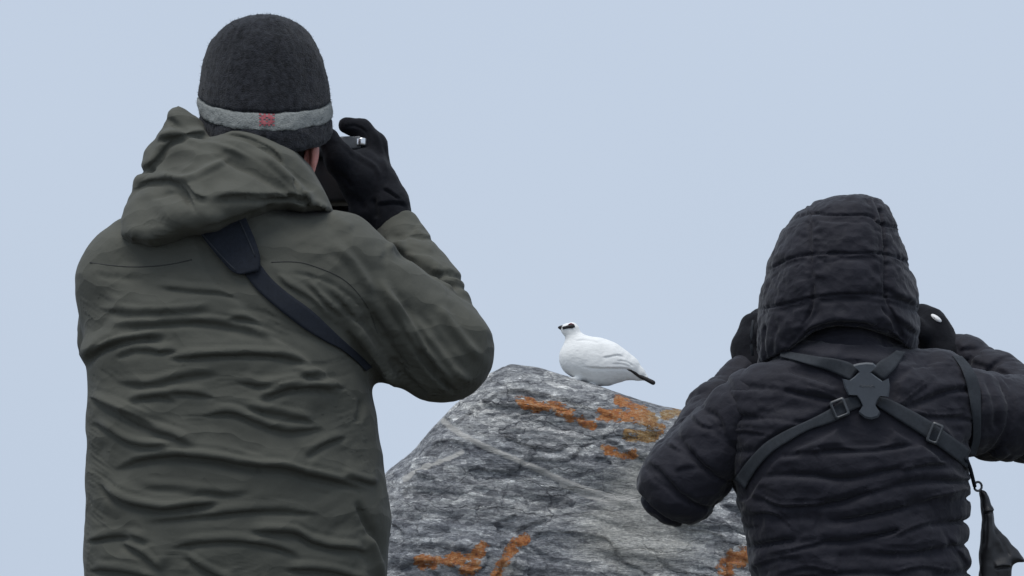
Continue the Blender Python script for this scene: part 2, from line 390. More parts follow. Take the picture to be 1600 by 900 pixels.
def ribbon(name, tree, ea, eb, off=0.003, th=0.003, m=6, step=6, smooth=6):
    """strap lying on a surface; ea, eb = its two edges traced as photo polylines"""
    def rs(e, n):
        p = spline(e, 4); s = np.concatenate([[0], np.cumsum(np.linalg.norm(np.diff(p, axis=0), axis=1))])
        t = np.linspace(0, s[-1], n); return np.stack([np.interp(t, s, p[:, 0]), np.interp(t, s, p[:, 1])], 1)
    L = np.linalg.norm(np.diff(np.array(ea, float), axis=0), axis=1).sum()
    n = max(6, int(L / step)); A, B = rs(ea, n), rs(eb, n)
    T = np.full((n, m), np.nan)
    for i in range(n):
        for j in range(m):
            q = A[i] + (B[i] - A[i]) * j / (m - 1)
            h = cast(tree, q[0], q[1])
            if h[0] is not None: T[i, j] = h[2]
    J = np.linspace(-1, 1, m); good = (~np.isnan(T)).sum(1) >= max(3, m // 2)
    ca, cb = np.full(n, np.nan), np.full(n, np.nan)
    for i in np.where(good)[0]:
        ok = ~np.isnan(T[i]); k1, k0 = np.polyfit(J[ok], T[i][ok], 1); ca[i] = k0; cb[i] = np.clip(k1, -0.012, 0.012)
    g_ = np.where(good)[0]; idx = np.arange(n)
    ca = np.interp(idx, g_, ca[g_]); cb = np.interp(idx, g_, cb[g_])
    for _ in range(smooth):
        for c_ in (ca, cb):
            q_ = np.concatenate([c_[:1], c_, c_[-1:]]); c_[:] = (q_[:-2] + 2 * q_[1:-1] + q_[2:]) / 4
    S = ca[:, None] + cb[:, None] * J[None, :]
    lift = np.nanpercentile(np.where(np.isnan(T), 0, S - T), 92, axis=1)
    for _ in range(8):
        q_ = np.concatenate([lift[:1], lift, lift[-1:]]); lift = (q_[:-2] + 2 * q_[1:-1] + q_[2:]) / 4
    S = S - np.maximum(lift, 0)[:, None]
    bm = bmesh.new(); top, bot = [], []
    for i in range(n):
        a, b = [], []
        for j in range(m):
            q = A[i] + (B[i] - A[i]) * j / (m - 1)
            d = P(q[0], q[1], 1.0) - CAM; d = d / np.linalg.norm(d)
            edge = 0.0006 if j in (0, m - 1) else 0
            a.append(bm.verts.new(CAM + d * (S[i, j] - off - th + edge))); b.append(bm.verts.new(CAM + d * (S[i, j] + 0.004)))
        top.append(a); bot.append(b)
    for i in range(n - 1):
        for j in range(m - 1):
            bm.faces.new((top[i][j], top[i + 1][j], top[i + 1][j + 1], top[i][j + 1])); bm.faces.new((bot[i][j], bot[i][j + 1], bot[i + 1][j + 1], bot[i + 1][j]))
        bm.faces.new((top[i][0], bot[i][0], bot[i + 1][0], top[i + 1][0])); bm.faces.new((top[i][-1], top[i + 1][-1], bot[i + 1][-1], bot[i][-1]))
    for i in (0, n - 1):
        for j in range(m - 1): bm.faces.new((top[i][j], top[i][j + 1], bot[i][j + 1], bot[i][j]))
    return bm_mesh(name, bm)
def rows_px(rows, Yc, ry):
    out = []
    for k, r in enumerate(rows):
        y = Yc if np.isscalar(Yc) else Yc[k]; d = ry if np.isscalar(ry) else ry[k]
        a, b = P(r[1], r[0], y), P(r[2], r[0], y)
        out.append((a[2], (a[0] + b[0]) / 2, y, (b[0] - a[0]) / 2, d))
    return out
def reg(sx, sy, x0, y0, s):      # strokes traced on an enlarged crop -> photo pixels
    return lambda pts: [(x0 + u / s, y0 + v / s) for u, v in pts]

# ================================================================ GROUND
def ground_z(x, y):
    up = 0.5 * np.clip(y / 3.2, -3, 1); t = np.clip(y / 3.2, 0, 1)
    base = np.where(y < 0, 0.13 * y, 0.5 * t * t * (3 - 2 * t))
    base = base - np.where(y > 9, 0.16 * (y - 9), 0) - np.where(np.abs(x) > 4, 0.14 * (np.abs(x) - 4), 0)
    return base
def build_ground():
    def ax(lo, hi):
        a = np.linspace(-5, 12, 120); far = np.geomspace(1, 3000, 40)
        return np.concatenate([(-5 - far)[::-1], a, 12 + far])
    gx, gy = ax(0, 0), ax(0, 0)
    X, Y = np.meshgrid(gx, gy, indexing='ij'); x, y = X.ravel(), Y.ravel()
    z = ground_z(x, y)
    r = np.hypot(x, y - 4)
    z += 0.03 * fbm(np.stack([x * 1.7, y * 1.7, x * 0], 1), 4, 3) * np.clip(r / 3, 0.25, 1)
    z += np.clip((r - 25) / 100, 0, 1) * 4 * fbm(np.stack([x * 0.02, y * 0.02, x * 0], 1), 3, 5) - np.clip((r - 25) / 100, 0, 1) * 6
    n1, n2 = len(gx), len(gy); i = np.arange(n1 - 1)[:, None] * n2 + np.arange(n2 - 1)[None, :]; i = i.ravel()
    f = np.stack([i, i + n2, i + n2 + 1, i + 1], 1)
    m = bpy.data.materials.new('tundra'); m.use_nodes = True; t = m.node_tree; N, L = t.nodes, t.links; b = N['Principled BSDF']; b.inputs['Roughness'].default_value = 0.95
    c = N.new('ShaderNodeTexCoord'); n = N.new('ShaderNodeTexNoise'); n.inputs['Scale'].default_value = 2.2; n.inputs['Detail'].default_value = 8; n.inputs['Roughness'].default_value = 0.7
    L.new(c.outputs['Object'], n.inputs['Vector']); r_ = N.new('ShaderNodeValToRGB'); e = r_.color_ramp.elements
    e[0].position = 0.35; e[0].color = (0.035, 0.03, 0.02, 1); e[1].position = 0.68; e[1].color = (0.13, 0.125, 0.115, 1); k = e.new(0.52); k.color = (0.06, 0.055, 0.033, 1)
    L.new(n.outputs['Fac'], r_.inputs[0]); L.new(r_.outputs[0], b.inputs['Base Color'])
    bp = N.new('ShaderNodeBump'); bp.inputs['Distance'].default_value = 0.05; n3 = N.new('ShaderNodeTexNoise'); n3.inputs['Scale'].default_value = 25; n3.inputs['Detail'].default_value = 6
    L.new(c.outputs['Object'], n3.inputs['Vector']); L.new(n3.outputs['Fac'], bp.inputs['Height']); L.new(bp.outputs[0], b.inputs['Normal'])
    obj('ground', new_mesh('ground', np.stack([x, y, z], 1), f), m, kind='structure')
build_ground()
def gz(x, y): return float(ground_z(np.array([x]), np.array([y]))[0])

# ================================================================ BOULDER
YR = 7.15
R5 = reg(0, 0, 580, 480, 2.143)
def rock_material():
    m = bpy.data.materials.new('lichen_schist'); m.use_nodes = True; t = m.node_tree; N, L = t.nodes, t.links; b = N['Principled BSDF']
    b.inputs['Roughness'].default_value = 0.85; b.inputs['Specular IOR Level'].default_value = 0.3
    c = N.new('ShaderNodeTexCoord')
    def noise(scale, det, rough, st=(1, 1, 1), rot=0.0, dist=0.0):
        mp = N.new('ShaderNodeMapping'); mp.inputs['Scale'].default_value = st; mp.inputs['Rotation'].default_value = (0, rot, 0)
        L.new(c.outputs['Object'], mp.inputs[0]); n = N.new('ShaderNodeTexNoise'); n.inputs['Scale'].default_value = scale; n.inputs['Detail'].default_value = det
        n.inputs['Roughness'].default_value = rough; n.inputs['Distortion'].default_value = dist; L.new(mp.outputs[0], n.inputs['Vector']); return n
    def ramp(src, stops):
        r = N.new('ShaderNodeValToRGB'); e = r.color_ramp.elements
        e[0].position, e[0].color = stops[0][0], stops[0][1]; e[1].position, e[1].color = stops[-1][0], stops[-1][1]
        for p, q in stops[1:-1]: k = e.new(p); k.color = q
        L.new(src, r.inputs[0]); return r
    def mixc(f, a, bb, mode='MIX'):
        x = N.new('ShaderNodeMix'); x.data_type = 'RGBA'; x.blend_type = mode
        if hasattr(f, 'is_linked'): L.new(f, x.inputs['Factor'])
        else: x.inputs['Factor'].default_value = f
        for s, nm in ((a, 'A'), (bb, 'B')):
            if hasattr(s, 'is_linked'): L.new(s, x.inputs[nm])
            else: x.inputs[nm].default_value = s
        return x.outputs['Result']
    def math_(op, a, bb):
        x = N.new('ShaderNodeMath'); x.operation = op
        for k, s in enumerate((a, bb)):
            if hasattr(s, 'is_linked'): L.new(s, x.inputs[k])
            else: x.inputs[k].default_value = s
        return x.outputs[0]
    def attr(nm):
        a = N.new('ShaderNodeAttribute'); a.attribute_name = nm; return a.outputs['Fac']
    big = noise(3.0, 4, 0.6, (0.6, 1, 1.6), 0.16); fol = noise(34, 9, 0.8, (0.4, 0.8, 1.6), 0.16, 0.6); fine = noise(130, 5, 0.8, (0.55, 0.7, 1.3), 0.16, 0.2); med = noise(9, 6, 0.7, (0.5, 0.8, 1.5), 0.14, 1.2)
    base = ramp(fol.outputs['Fac'], [(0.36, (0.17, 0.173, 0.18, 1)), (0.44, (0.34, 0.345, 0.355, 1)), (0.54, (0.47, 0.472, 0.475, 1)), (0.62, (0.76, 0.76, 0.75, 1))]).outputs[0]
    # small foliation plates, each with its own grey
    mpp = N.new('ShaderNodeMapping'); mpp.inputs['Scale'].default_value = (0.75, 1.5, 2.6); mpp.inputs['Rotation'].default_value = (0, 0.16, 0)
    pn = noise(14, 4, 0.6); pv = N.new('ShaderNodeVectorMath'); pv.operation = 'MULTIPLY_ADD'; pv.inputs[1].default_value = (0.06, 0.06, 0.06)
    L.new(pn.outputs['Color'], pv.inputs[0]); L.new(c.outputs['Object'], pv.inputs[2]); L.new(pv.outputs[0], mpp.inputs[0])
    pl = N.new('ShaderNodeTexVoronoi'); pl.inputs['Scale'].default_value = 26; L.new(mpp.outputs[0], pl.inputs['Vector'])
    pg = N.new('ShaderNodeSeparateColor'); L.new(pl.outputs['Color'], pg.inputs[0])
    plate = ramp(pg.outputs[0], [(0.0, (0.42, 0.43, 0.46, 1)), (0.35, (0.85, 0.86, 0.88, 1)), (0.7, (1.08, 1.08, 1.07, 1)), (1.0, (1.7, 1.69, 1.65, 1))]).outputs[0]
    base = mixc(0.75, base, plate, 'MULTIPLY')
    sp = ramp(fine.outputs['Fac'], [(0.36, (0.38, 0.38, 0.41, 1)), (0.47, (0.9, 0.9, 0.9, 1)), (0.55, (1.05, 1.05, 1.04, 1)), (0.64, (1.75, 1.75, 1.72, 1))]).outputs[0]
    col = mixc(0.8, base, sp, 'MULTIPLY')
    tone = ramp(big.outputs['Fac'], [(0.35, (0.80, 0.82, 0.86, 1)), (0.65, (1.18, 1.17, 1.14, 1))]).outputs[0]
    col = mixc(0.8, col, tone, 'MULTIPLY')
    md = ramp(med.outputs['Fac'], [(0.38, (0.5, 0.51, 0.54, 1)), (0.52, (1, 1, 1, 1)), (0.66, (1.4, 1.39, 1.36, 1))]).outputs[0]
    col = mixc(0.7, col, md, 'MULTIPLY')
    # hairline joints along and across the foliation
    mpv = N.new('ShaderNodeMapping'); mpv.inputs['Scale'].default_value = (2.2, 3, 6.5); mpv.inputs['Rotation'].default_value = (0, 0.22, 0)
    dn = noise(7, 4, 0.6); dv = N.new('ShaderNodeVectorMath'); dv.operation = 'MULTIPLY_ADD'; dv.inputs[1].default_value = (0.12, 0.12, 0.12)
    L.new(dn.outputs['Color'], dv.inputs[0]); L.new(c.outputs['Object'], dv.inputs[2]); L.new(dv.outputs[0], mpv.inputs[0])
    vo = N.new('ShaderNodeTexVoronoi'); vo.feature = 'DISTANCE_TO_EDGE'; vo.inputs['Scale'].default_value = 2.0; L.new(mpv.outputs[0], vo.inputs['Vector'])
    jn = ramp(vo.outputs['Distance'], [(0.0, (0.35, 0.35, 0.38, 1)), (0.022, (1, 1, 1, 1))]).outputs[0]
    jw = ramp(big.outputs['Fac'], [(0.42, (0, 0, 0, 1)), (0.58, (0.9, 0.9, 0.9, 1))]).outputs[0]
    col = mixc(jw, col, mixc(1.0, col, jn, 'MULTIPLY'))
    # pale weathered zone
    pale = mixc(0.75, (0.50, 0.49, 0.45, 1), sp, 'MULTIPLY')
    pf = ramp(math_('ADD', attr('pale'), math_('MULTIPLY', math_('SUBTRACT', fol.outputs['Fac'], 0.5), 1.6)), [(0.35, (0, 0, 0, 1)), (0.8, (0.8, 0.8, 0.8, 1))]).outputs[0]
    col = mixc(pf, col, pale)
    vn = noise(40, 5, 0.7); vf = ramp(math_('MULTIPLY', attr('vein'), math_('MULTIPLY', vn.outputs['Fac'], 2.0)), [(0.35, (0, 0, 0, 1)), (0.7, (0.85, 0.85, 0.85, 1))]).outputs[0]
    col = mixc(vf, col, (0.66, 0.64, 0.60, 1))
    ln = noise(34, 7, 0.75, (0.8, 1, 1.2)); ln2 = noise(70, 5, 0.7)
    lsum = math_('MULTIPLY', attr('lichen'), math_('ADD', 1.0, math_('MULTIPLY', math_('SUBTRACT', ln.outputs['Fac'], 0.5), 5.0)))
    lf = ramp(lsum, [(0.50, (0, 0, 0, 1)), (0.62, (0.92, 0.92, 0.92, 1))]).outputs[0]
    lc = ramp(ln2.outputs['Fac'], [(0.33, (0.20, 0.06, 0.025, 1)), (0.42, (0.48, 0.155, 0.04, 1)), (0.54, (0.58, 0.23, 0.06, 1)), (0.66, (0.62, 0.44, 0.28, 1))]).outputs[0]
    yo = ramp(ln2.outputs['Fac'], [(0.36, (0.10, 0.075, 0.035, 1)), (0.5, (0.36, 0.24, 0.075, 1)), (0.62, (0.45, 0.38, 0.25, 1))]).outputs[0]
    yc = mixc(math_('MULTIPLY', attr('ochre'), 0.8), lc, yo)
    col = mixc(lf, col, yc)
    L.new(col, b.inputs['Base Color'])
    h = math_('ADD', math_('MULTIPLY', fol.outputs['Fac'], 1.0), math_('MULTIPLY', fine.outputs['Fac'], 0.5))
    h = math_('ADD', h, math_('MULTIPLY', math_('MULTIPLY', math_('MINIMUM', vo.outputs['Distance'], 0.03), jw), 14.0))
    h = math_('ADD', h, math_('MULTIPLY', lf, 0.12))
    h = math_('ADD', h, math_('MULTIPLY', pg.outputs[1], 0.22))
    bp = N.new('ShaderNodeBump'); bp.inputs['Strength'].default_value = 0.9; bp.inputs['Distance'].default_value = 0.03; L.new(h, bp.inputs['Height']); L.new(bp.outputs[0], b.inputs['Normal'])
    return m
def build_rock():
    sil = [(520, 1600), (535, 900), (572, 790), (604, 741), (650, 703), (690, 652), (738, 603), (770, 580), (797, 567), (840, 572), (880, 583), (930, 598), (985, 617), (1040, 634), (1080, 642), (1130, 668), (1180, 712), (1230, 790), (1275, 900), (1300, 1600)]
    pts = [P(u, v, YR) for u, v in sil]; pts = [(p[0], p[2]) for p in pts]
    x0, x1 = min(p[0] for p in pts), max(p[0] for p in pts)
    V = Vol((x0 - 0.25, 6.3, 0.15), (x1 + 0.25, 8.6, 2.15), 0.014)
    d2 = V.poly(pts)
    # plan and profile: the face leans away from the camera, the back drops off
    yf = 6.62 + 0.28 * np.clip((V.Z - 0.5) / 1.4, 0, 1) + 0.16 * ((V.X - 0.15) / 0.7) ** 2 + 0.05 * np.sin(V.X * 5 + 1)
    yb = 8.25 - 0.35 * np.clip((V.Z - 0.5) / 1.4, 0, 1)
    front = (yf - V.Y) * 0.95; back = (V.Y - yb) * 0.95
    # the top falls off gently towards the rear and towards the front edge
    top = d2 + 0.22 * np.maximum(np.abs(V.Y - YR) - 0.05, 0) ** 1.0
    d = -smin(-top, -np.maximum(front, back), 0.16)
    V.d = d.astype(np.float32)
    me = vol_mesh('boulder', V, 1, 3)
    co, no = get_co(me), get_no(me)
    rot = 0.16; bx = co[:, 0] * math.cos(rot) + co[:, 2] * -math.sin(rot) * -1 * 0; 
    bed = co[:, 2] * math.cos(rot) + co[:, 0] * math.sin(rot) + 0.3 * co[:, 1] * 0.3
    lon = co[:, 0] * math.cos(rot) - co[:, 2] * math.sin(rot)
    a = fbm(np.stack([co[:, 0] * 2.2, co[:, 1] * 2.2, bed * 3.2], 1), 4, 21) * 0.017
    wob = vnoise(np.stack([lon * 4, co[:, 1] * 4, bed * 4], 1), 33) * 0.35
    lay = fbm(np.stack([lon * 2.4, co[:, 1] * 2.4, bed * 16 + wob], 1), 4, 44, 0.6)
    st = np.abs(vnoise(np.stack([lon * 3.0, co[:, 1] * 3, bed * 11], 1), 55)); crack = -np.exp(-(st / 0.06) ** 2) * np.clip(vnoise(np.stack([lon * 1.7, co[:, 1] * 1.7, bed * 2], 1), 57) + 0.1, 0, 1)
    fr = np.clip(-no[:, 1] * 1.2 + 0.35, 0.2, 1)
    lay2 = fbm(np.stack([lon * 7, co[:, 1] * 7, bed * 38 + 2 * wob], 1), 2, 47)
    disp = a + lay * 0.010 * fr + lay2 * 0.004 * fr + crack * 0.024 * fr
    # facet steps: blocky plates broken off the face
    blk = np.floor(fbm(np.stack([lon * 2.6, co[:, 1] * 2, bed * 6], 1), 2, 71) * 3.0) * 0.011
    disp += blk * fr
    u, v = proj(co); uv = np.stack([u, v], 1); face = np.clip(-no[:, 1] + 0.6, 0, 1)
    vis = co[:, 1] < 7.75
    # keep the skyline where the photograph has it
    disp *= np.where(no[:, 2] > 0.6, 0.55, 1.0)
    gro = [(R5([(360, 345), (420, 350), (480, 342), (540, 352)]), 5, 10, 'g'), (R5([(690, 352), (720, 362), (760, 352)]), 5, 14, 'g'), (R5([(330, 330), (400, 318), (470, 330)]), 5, 7, 'g'),
           (R5([(560, 395), (660, 380), (740, 395), (830, 380)]), 5, 8, 'g'), (R5([(110, 870), (180, 862), (215, 872)]), 6, 20, 'g'), (R5([(90, 885), (130, 870)]), 7, 20, 'g'),
           (R5([(240, 380), (330, 440), (440, 490), (560, 540), (650, 580), (740, 610), (880, 640)]), 5, 5, 'r'), (R5([(560, 220), (680, 245), (800, 290)]), 6, 6, 'g'), (R5([(470, 380), (500, 352), (560, 338), (640, 356)]), 5, 8, 'f'),
           (R5([(520, 700), (620, 650), (700, 600)]), 5, 6, 'g'), (R5([(330, 740), (360, 690), (350, 640)]), 5, 6, 'g'), (R5([(700, 440), (800, 430), (900, 440)]), 5, 8, 'g')]
    disp += folds(uv, gro) * face * vis
    set_co(me, co + no * disp[:, None])
    def mask(strokes):
        M = np.zeros(len(co))
        for pts, wd in strokes:
            r = along(uv, R5(pts), wd * 3 / 2.143 + 8)
            if r is None: continue
            sel, s, t = r; M[sel] = np.maximum(M[sel], np.exp(-(s / (wd / 2.143)) ** 2 * 0.42))
        return (M * vis * (no[:, 1] < 0.35)).astype(np.float32)
    def put(nm, x): a = me.attributes.new(nm, 'FLOAT', 'POINT'); a.data.foreach_set('value', x.astype(np.float32))
    put('lichen', mask([([(500, 300), (525, 318), (570, 322), (620, 326), (668, 352)], 16), ([(505, 300), (530, 300)], 12), ([(830, 300), (862, 318), (915, 345)], 13), ([(775, 350), (850, 362), (905, 375), (960, 412)], 17), ([(860, 425), (905, 428), (945, 425)], 15),
                        ([(910, 335), (950, 380)], 11), ([(985, 365), (1010, 352), (1045, 350)], 15), ([(780, 470), (850, 488), (880, 485)], 13), ([(165, 855), (240, 856), (300, 842), (340, 840), (372, 806)], 18), ([(320, 885), (345, 862)], 20), ([(418, 895), (450, 842), (480, 800), (512, 772)], 16),
                        ([(1190, 885), (1212, 850), (1245, 838)], 26), ([(706, 368), (742, 386)], 13)]))
    put('ochre', mask([([(860, 425), (945, 425)], 26), ([(960, 365), (1045, 350)], 30)]))
    put('vein', mask([([(240, 380), (330, 440), (440, 490), (560, 540), (650, 580), (740, 610), (880, 640)], 7.5), ([(110, 575), (200, 530), (300, 480)], 6.5), ([(640, 590), (740, 630), (820, 650)], 7)]))
    px_, py_ = u, v
    pale = np.clip(1 - np.hypot((px_ - 1000) / 170, (py_ - 830) / 110), 0, 1) * 1.3 + np.clip(1 - np.hypot((px_ - 1010) / 110, (py_ - 730) / 60), 0, 1) * 0.8 + np.clip(1 - np.hypot((px_ - 790) / 60, (py_ - 890) / 40), 0, 1) * 0.8
    put('pale', np.clip(pale, 0, 1) * vis)
    o = obj('boulder', me, rock_material(), label='grey banded boulder with orange lichen patches and pale veins', category='boulder')
    return me
rock = build_rock(); rock_tree = bvh(rock)

# ================================================================ WHITE BIRD
def build_bird():
    s = 5.627
    def B(u, v, dy=0.0): return P(840 + u / s, 480 + v / s, YR + dy)
    k = YR / F / s
    base = B(470, 680)
    t = thing('ptarmigan', base, 'plump white ptarmigan with dark eye stripe and black tail on the boulder', 'bird')
    V = Vol(B(150, 740, -0.13) - 0.01, B(1060, 80, 0.13) + 0.01, 0.0045)
    ch = [(368, 446, 180), (430, 456, 198), (505, 472, 208), (590, 492, 203), (690, 508, 158), (790, 532, 112), (880, 582, 66), (945, 618, 32)]
    for (a, b) in zip(ch, ch[1:]): V.add(V.cone(B(a[0], a[1]), B(b[0], b[1]), a[2] * k, b[2] * k, 0.86), 0.006)
    V.add(V.cone(B(360, 350), B(300, 225), 118 * k, 64 * k, 0.9), 0.02)
    V.add(V.cone(B(298, 198), B(262, 196), 68 * k, 57 * k, 0.85), 0.012)
    V.add(V.cone(B(235, 192), B(222, 186), 22 * k, 14 * k), 0.012)
    for (u, v, dy) in ((350, 640, -0.03), (505, 668, -0.02), (430, 655, 0.035)):
        V.add(V.cone(B(u + 40, v - 60, dy * 0.7), B(u, v, dy), 46 * k, 24 * k), 0.012)
    me = vol_mesh('bird', V, 1, 2); co, no = get_co(me), get_no(me); u, v = proj(co); uv = np.stack([u, v], 1)
    rg = lambda pts: [(840 + a / s, 480 + b / s) for a, b in pts]
    W = [(rg([(430, 300), (520, 310), (620, 350), (700, 400)]), 7, 1.6, 'r'), (rg([(560, 445), (620, 438), (700, 424), (760, 440)]), 4.5, 2.6), (rg([(380, 520), (480, 535), (600, 540), (700, 540), (790, 545), (860, 590)]), 5, 3.2),
         (rg([(320, 300), (400, 290), (480, 300), (560, 330)]), 5, 1.6), (rg([(640, 500), (740, 500), (820, 530)]), 4, 1.6), (rg([(680, 470), (780, 480), (850, 530)]), 4, 1.4), (rg([(300, 560), (400, 600), (520, 620)]), 9, 1.5, 'g')]
    D = folds(uv, W) * np.clip(-no[:, 1] * 2, 0, 1)
    D += 0.0005 * fbm(np.stack([co[:, 0] * 60, co[:, 1] * 90, co[:, 2] * 110], 1), 3, 9)
    set_co(me, co + no * D[:, None])
    obj('body', me, 'feather_white', t)
    tree = bvh(me)
    # tail: dark feathers under white coverts, each a thin blade
    for q, (a, b, y0, y1) in enumerate([((800, 556), (1012, 662), -0.012, -0.022), ((795, 552), (1016, 664), 0.0, -0.004), ((800, 556), (1010, 660), 0.012, 0.016)]):
        V = Vol(B(760, 720, -0.06), B(1050, 500, 0.06), 0.0025)
        d = V.cone(B(a[0], a[1], y0 * 1.0), B(b[0], b[1], y1), 12 * k, 21 * k, 1.0); V.d = d
        vm = vol_mesh('tail_feather', V, 0, 2); obj('tail_feather', vm, 'feather_black', t)
    V = Vol(B(770, 600, -0.1), B(960, 510, 0.0), 0.002)
    pts = [B(a, b, -0.05) for a, b in ((783, 548), (840, 566), (900, 612), (930, 640))]
    fl = []
    for p in ((783, 546), (820, 556), (860, 582), (900, 612), (940, 634)):
        h = cast(tree, 840 + p[0] / s, 480 + p[1] / s); fl.append(np.array(h[0]) + [0, 0.001, 0] if h[0] is not None else B(p[0], p[1], -0.01))
    obj('wing_edge', tube_mesh('wing_edge', fl, [0.001, 0.004, 0.0055, 0.0055, 0.004]), 'feather_black', t)
    # beak, lore stripe, eye, comb
    bk = [B(246, 186), B(214, 181), B(196, 179), B(179, 178)]
    obj('beak', tube_mesh('beak', bk, [30 * k, 24 * k, 17 * k, 6 * k], 12), 'beak_black', t)
    for side in (-1, 1):
        def on(u, v, off=0.0008):
            p = B(u, v); h = tree.ray_cast(Vector(p) + Vector((0, side * 0.2, 0)), Vector((0, -side, 0)), 0.4)
            return (np.array(h[0]) + [0, side * off, 0]) if h[0] is not None else p
        obj('eye_stripe', tube_mesh('eye_stripe', [on(222, 186), on(245, 181), on(270, 176), on(300, 172), on(326, 172)], [14 * k, 13 * k, 16 * k, 20 * k, 9 * k], 10), 'feather_black', t)
        obj('eye', tube_mesh('eye', [on(289, 173), on(289, 173, 0.0055)], 9 * k, 14), 'lens_glass', t)
        obj('comb', tube_mesh('comb', [on(268, 157), on(292, 151), on(320, 158)], [4 * k, 10 * k, 5 * k], 10), 'comb_red', t)
    for (uu, vv, dy) in ((350, 640, -0.03), (505, 668, -0.02)):
        p = B(uu, vv, dy); h = rock_tree.ray_cast(Vector(p) + Vector((0, 0, 0.1)), Vector((0, 0, -1)), 0.5); z = h[0].z if h[0] is not None else p[2]
        V = Vol(p - [0.05, 0.04, 0.06], p + [0.03, 0.04, 0.03], 0.003)
        V.add(V.cone((p[0], p[1], p[2] + 0.01), (p[0], p[1], z), 0.009, 0.008), 0)
        for a in (-0.5, 0, 0.5): V.add(V.cone((p[0], p[1], z + 0.003), (p[0] - 0.032 * math.cos(a), p[1] + 0.03 * math.sin(a), z + 0.002), 0.0075, 0.005), 0.005)
        obj('foot', vol_mesh('foot', V, 0, 1), 'feather_white', t)
build_bird()

# ================================================================ shared figure pieces
def legs_and_boots(t, cx, cy, hemz, hip_w, hip_d, tone='trouser_cloth'):
    zg = [gz(cx - 0.13, cy), gz(cx + 0.13, cy)]
    V = Vol((cx - 0.34, cy - 0.26, min(zg) + 0.0), (cx + 0.34, cy + 0.3, hemz + 0.25), 0.014)
    V.add(V.ell((cx, cy, hemz + 0.04), (hip_w, hip_d, 0.17)))
    for sx, z in ((-1, zg[0]), (1, zg[1])):
        L = hemz - z
        V.add(V.cone((cx + sx * 0.085, cy, hemz), (cx + sx * 0.11, cy + 0.03, z + 0.46 * L), 0.105, 0.078), 0.05)
        V.add(V.cone((cx + sx * 0.11, cy + 0.03, z + 0.46 * L), (cx + sx * 0.125, cy - 0.01, z + 0.09), 0.076, 0.07), 0.02)
    V.cut(V.Z - np.float32(min(zg) + 0.07))
    me = vol_mesh('trousers', V, 1, 3); co, no = get_co(me), get_no(me)
    d = 0.006 * fbm(np.stack([co[:, 0] * 8, co[:, 1] * 8, co[:, 2] * 22], 1), 3, 5); set_co(me, co + no * d[:, None])
    obj('trousers', me, tone, t)
    for sx, z in ((-1, zg[0]), (1, zg[1])):
        x = cx + sx * 0.125
        V = Vol((x - 0.09, cy - 0.16, z - 0.05), (x + 0.09, cy + 0.26, z + 0.22), 0.009)
        V.add(V.cone((x, cy - 0.02, z + 0.17), (x, cy - 0.03, z + 0.06), 0.06, 0.055)); V.add(V.cone((x, cy - 0.05, z + 0.045), (x + sx * 0.02, cy + 0.17, z + 0.04), 0.05, 0.05), 0.04)
        V.cut(V.Z - np.float32(z - 0.012)); b = obj('boot', vol_mesh('boot', V, 1, 2), 'boot_leather', t)
        V = Vol((x - 0.09, cy - 0.16, z - 0.05), (x + 0.09, cy + 0.27, z + 0.06), 0.008)
        V.add(V.cone((x, cy - 0.05, z + 0.0), (x + sx * 0.02, cy + 0.17, z + 0.0), 0.056, 0.056)); V.d = np.maximum(V.d, np.abs(V.Z - (z - 0.005)) - 0.018)
        obj('sole', vol_mesh('sole', V, 0, 1), 'camera_black', b)
def head_mesh(hc, rx, ry, rz, yaw, nc, ear=True):
    """head with face, ears, neck and the trunk hidden in the jacket as one continuous body; looks towards +Y turned by yaw"""
    hc = np.array(hc); c_, s_ = math.cos(yaw), math.sin(yaw)
    def H(x, y, z): return hc + np.array([x * c_ + y * s_, -x * s_ + y * c_, z])
    Rm = np.array([[c_, s_, 0], [-s_, c_, 0], [0, 0, 1]])
    V = Vol(hc - [0.2, 0.2, 0.55], hc + [0.2, 0.22, 0.17], 0.006)
    V.add(V.ell(hc, (rx, ry, rz), Rm)); V.add(V.cone(H(0, 0.03, -0.05), H(0, 0.065, -0.105), 0.062, 0.034), 0.05)
    V.add(V.cone(H(0, -0.02, -0.08), nc, 0.056, 0.06), 0.03)
    V.add(V.ell(nc - np.array([0, 0, 0.17]), (0.16, 0.095, 0.17)), 0.06)
    V.add(V.cone(H(0, ry * 0.98, 0.0), H(0, ry + 0.022, -0.04), 0.009, 0.014), 0.015)
    V.add(V.cone(H(-0.045, ry * 0.86, 0.018), H(0.045, ry * 0.86, 0.018), 0.016, 0.016), 0.02)
    V.add(V.cone(H(-0.022, ry * 0.93, -0.075), H(0.022, ry * 0.93, -0.075), 0.010, 0.010), 0.01)
    for sx in (-1, 1):
        V.cut(V.ell(H(sx * 0.032, ry * 0.95, 0.0), (0.016, 0.014, 0.010)), 0.01)
        if ear:
            V.add(V.ell(H(sx * (rx + 0.006), -0.002, -0.022), (0.010, 0.020, 0.034), Rm), 0.008)
            V.cut(V.ell(H(sx * (rx + 0.018), 0.006, -0.02), (0.006, 0.010, 0.020), Rm), 0.004)
    return vol_mesh('body', V, 1, 1), H
def glove(name, t, pr, m='black_fleece', lo=None, seed=0, k=0.006, strokes=()):
    pts = np.array([p[i] for p in pr for i in (0, 1)]); V = Vol(pts.min(0) - 0.06, pts.max(0) + 0.06, 0.0045)
    for p in pr: V.add(V.cone(p[0], p[1], p[2], p[3]), p[4] if len(p) > 4 else k)
    me = vol_mesh(name, V, 1, 2); co, no = get_co(me), get_no(me); u, v = proj(co)
    d = 0.0009 * fbm(np.stack([co[:, 0] * 45, co[:, 1] * 45, co[:, 2] * 45], 1), 3, seed) + folds(np.stack([u, v], 1), strokes) * np.clip(-no[:, 1] * 2 + 0.3, 0, 1)
    set_co(me, co + no * d[:, None]); return obj(name, me, m, t), me

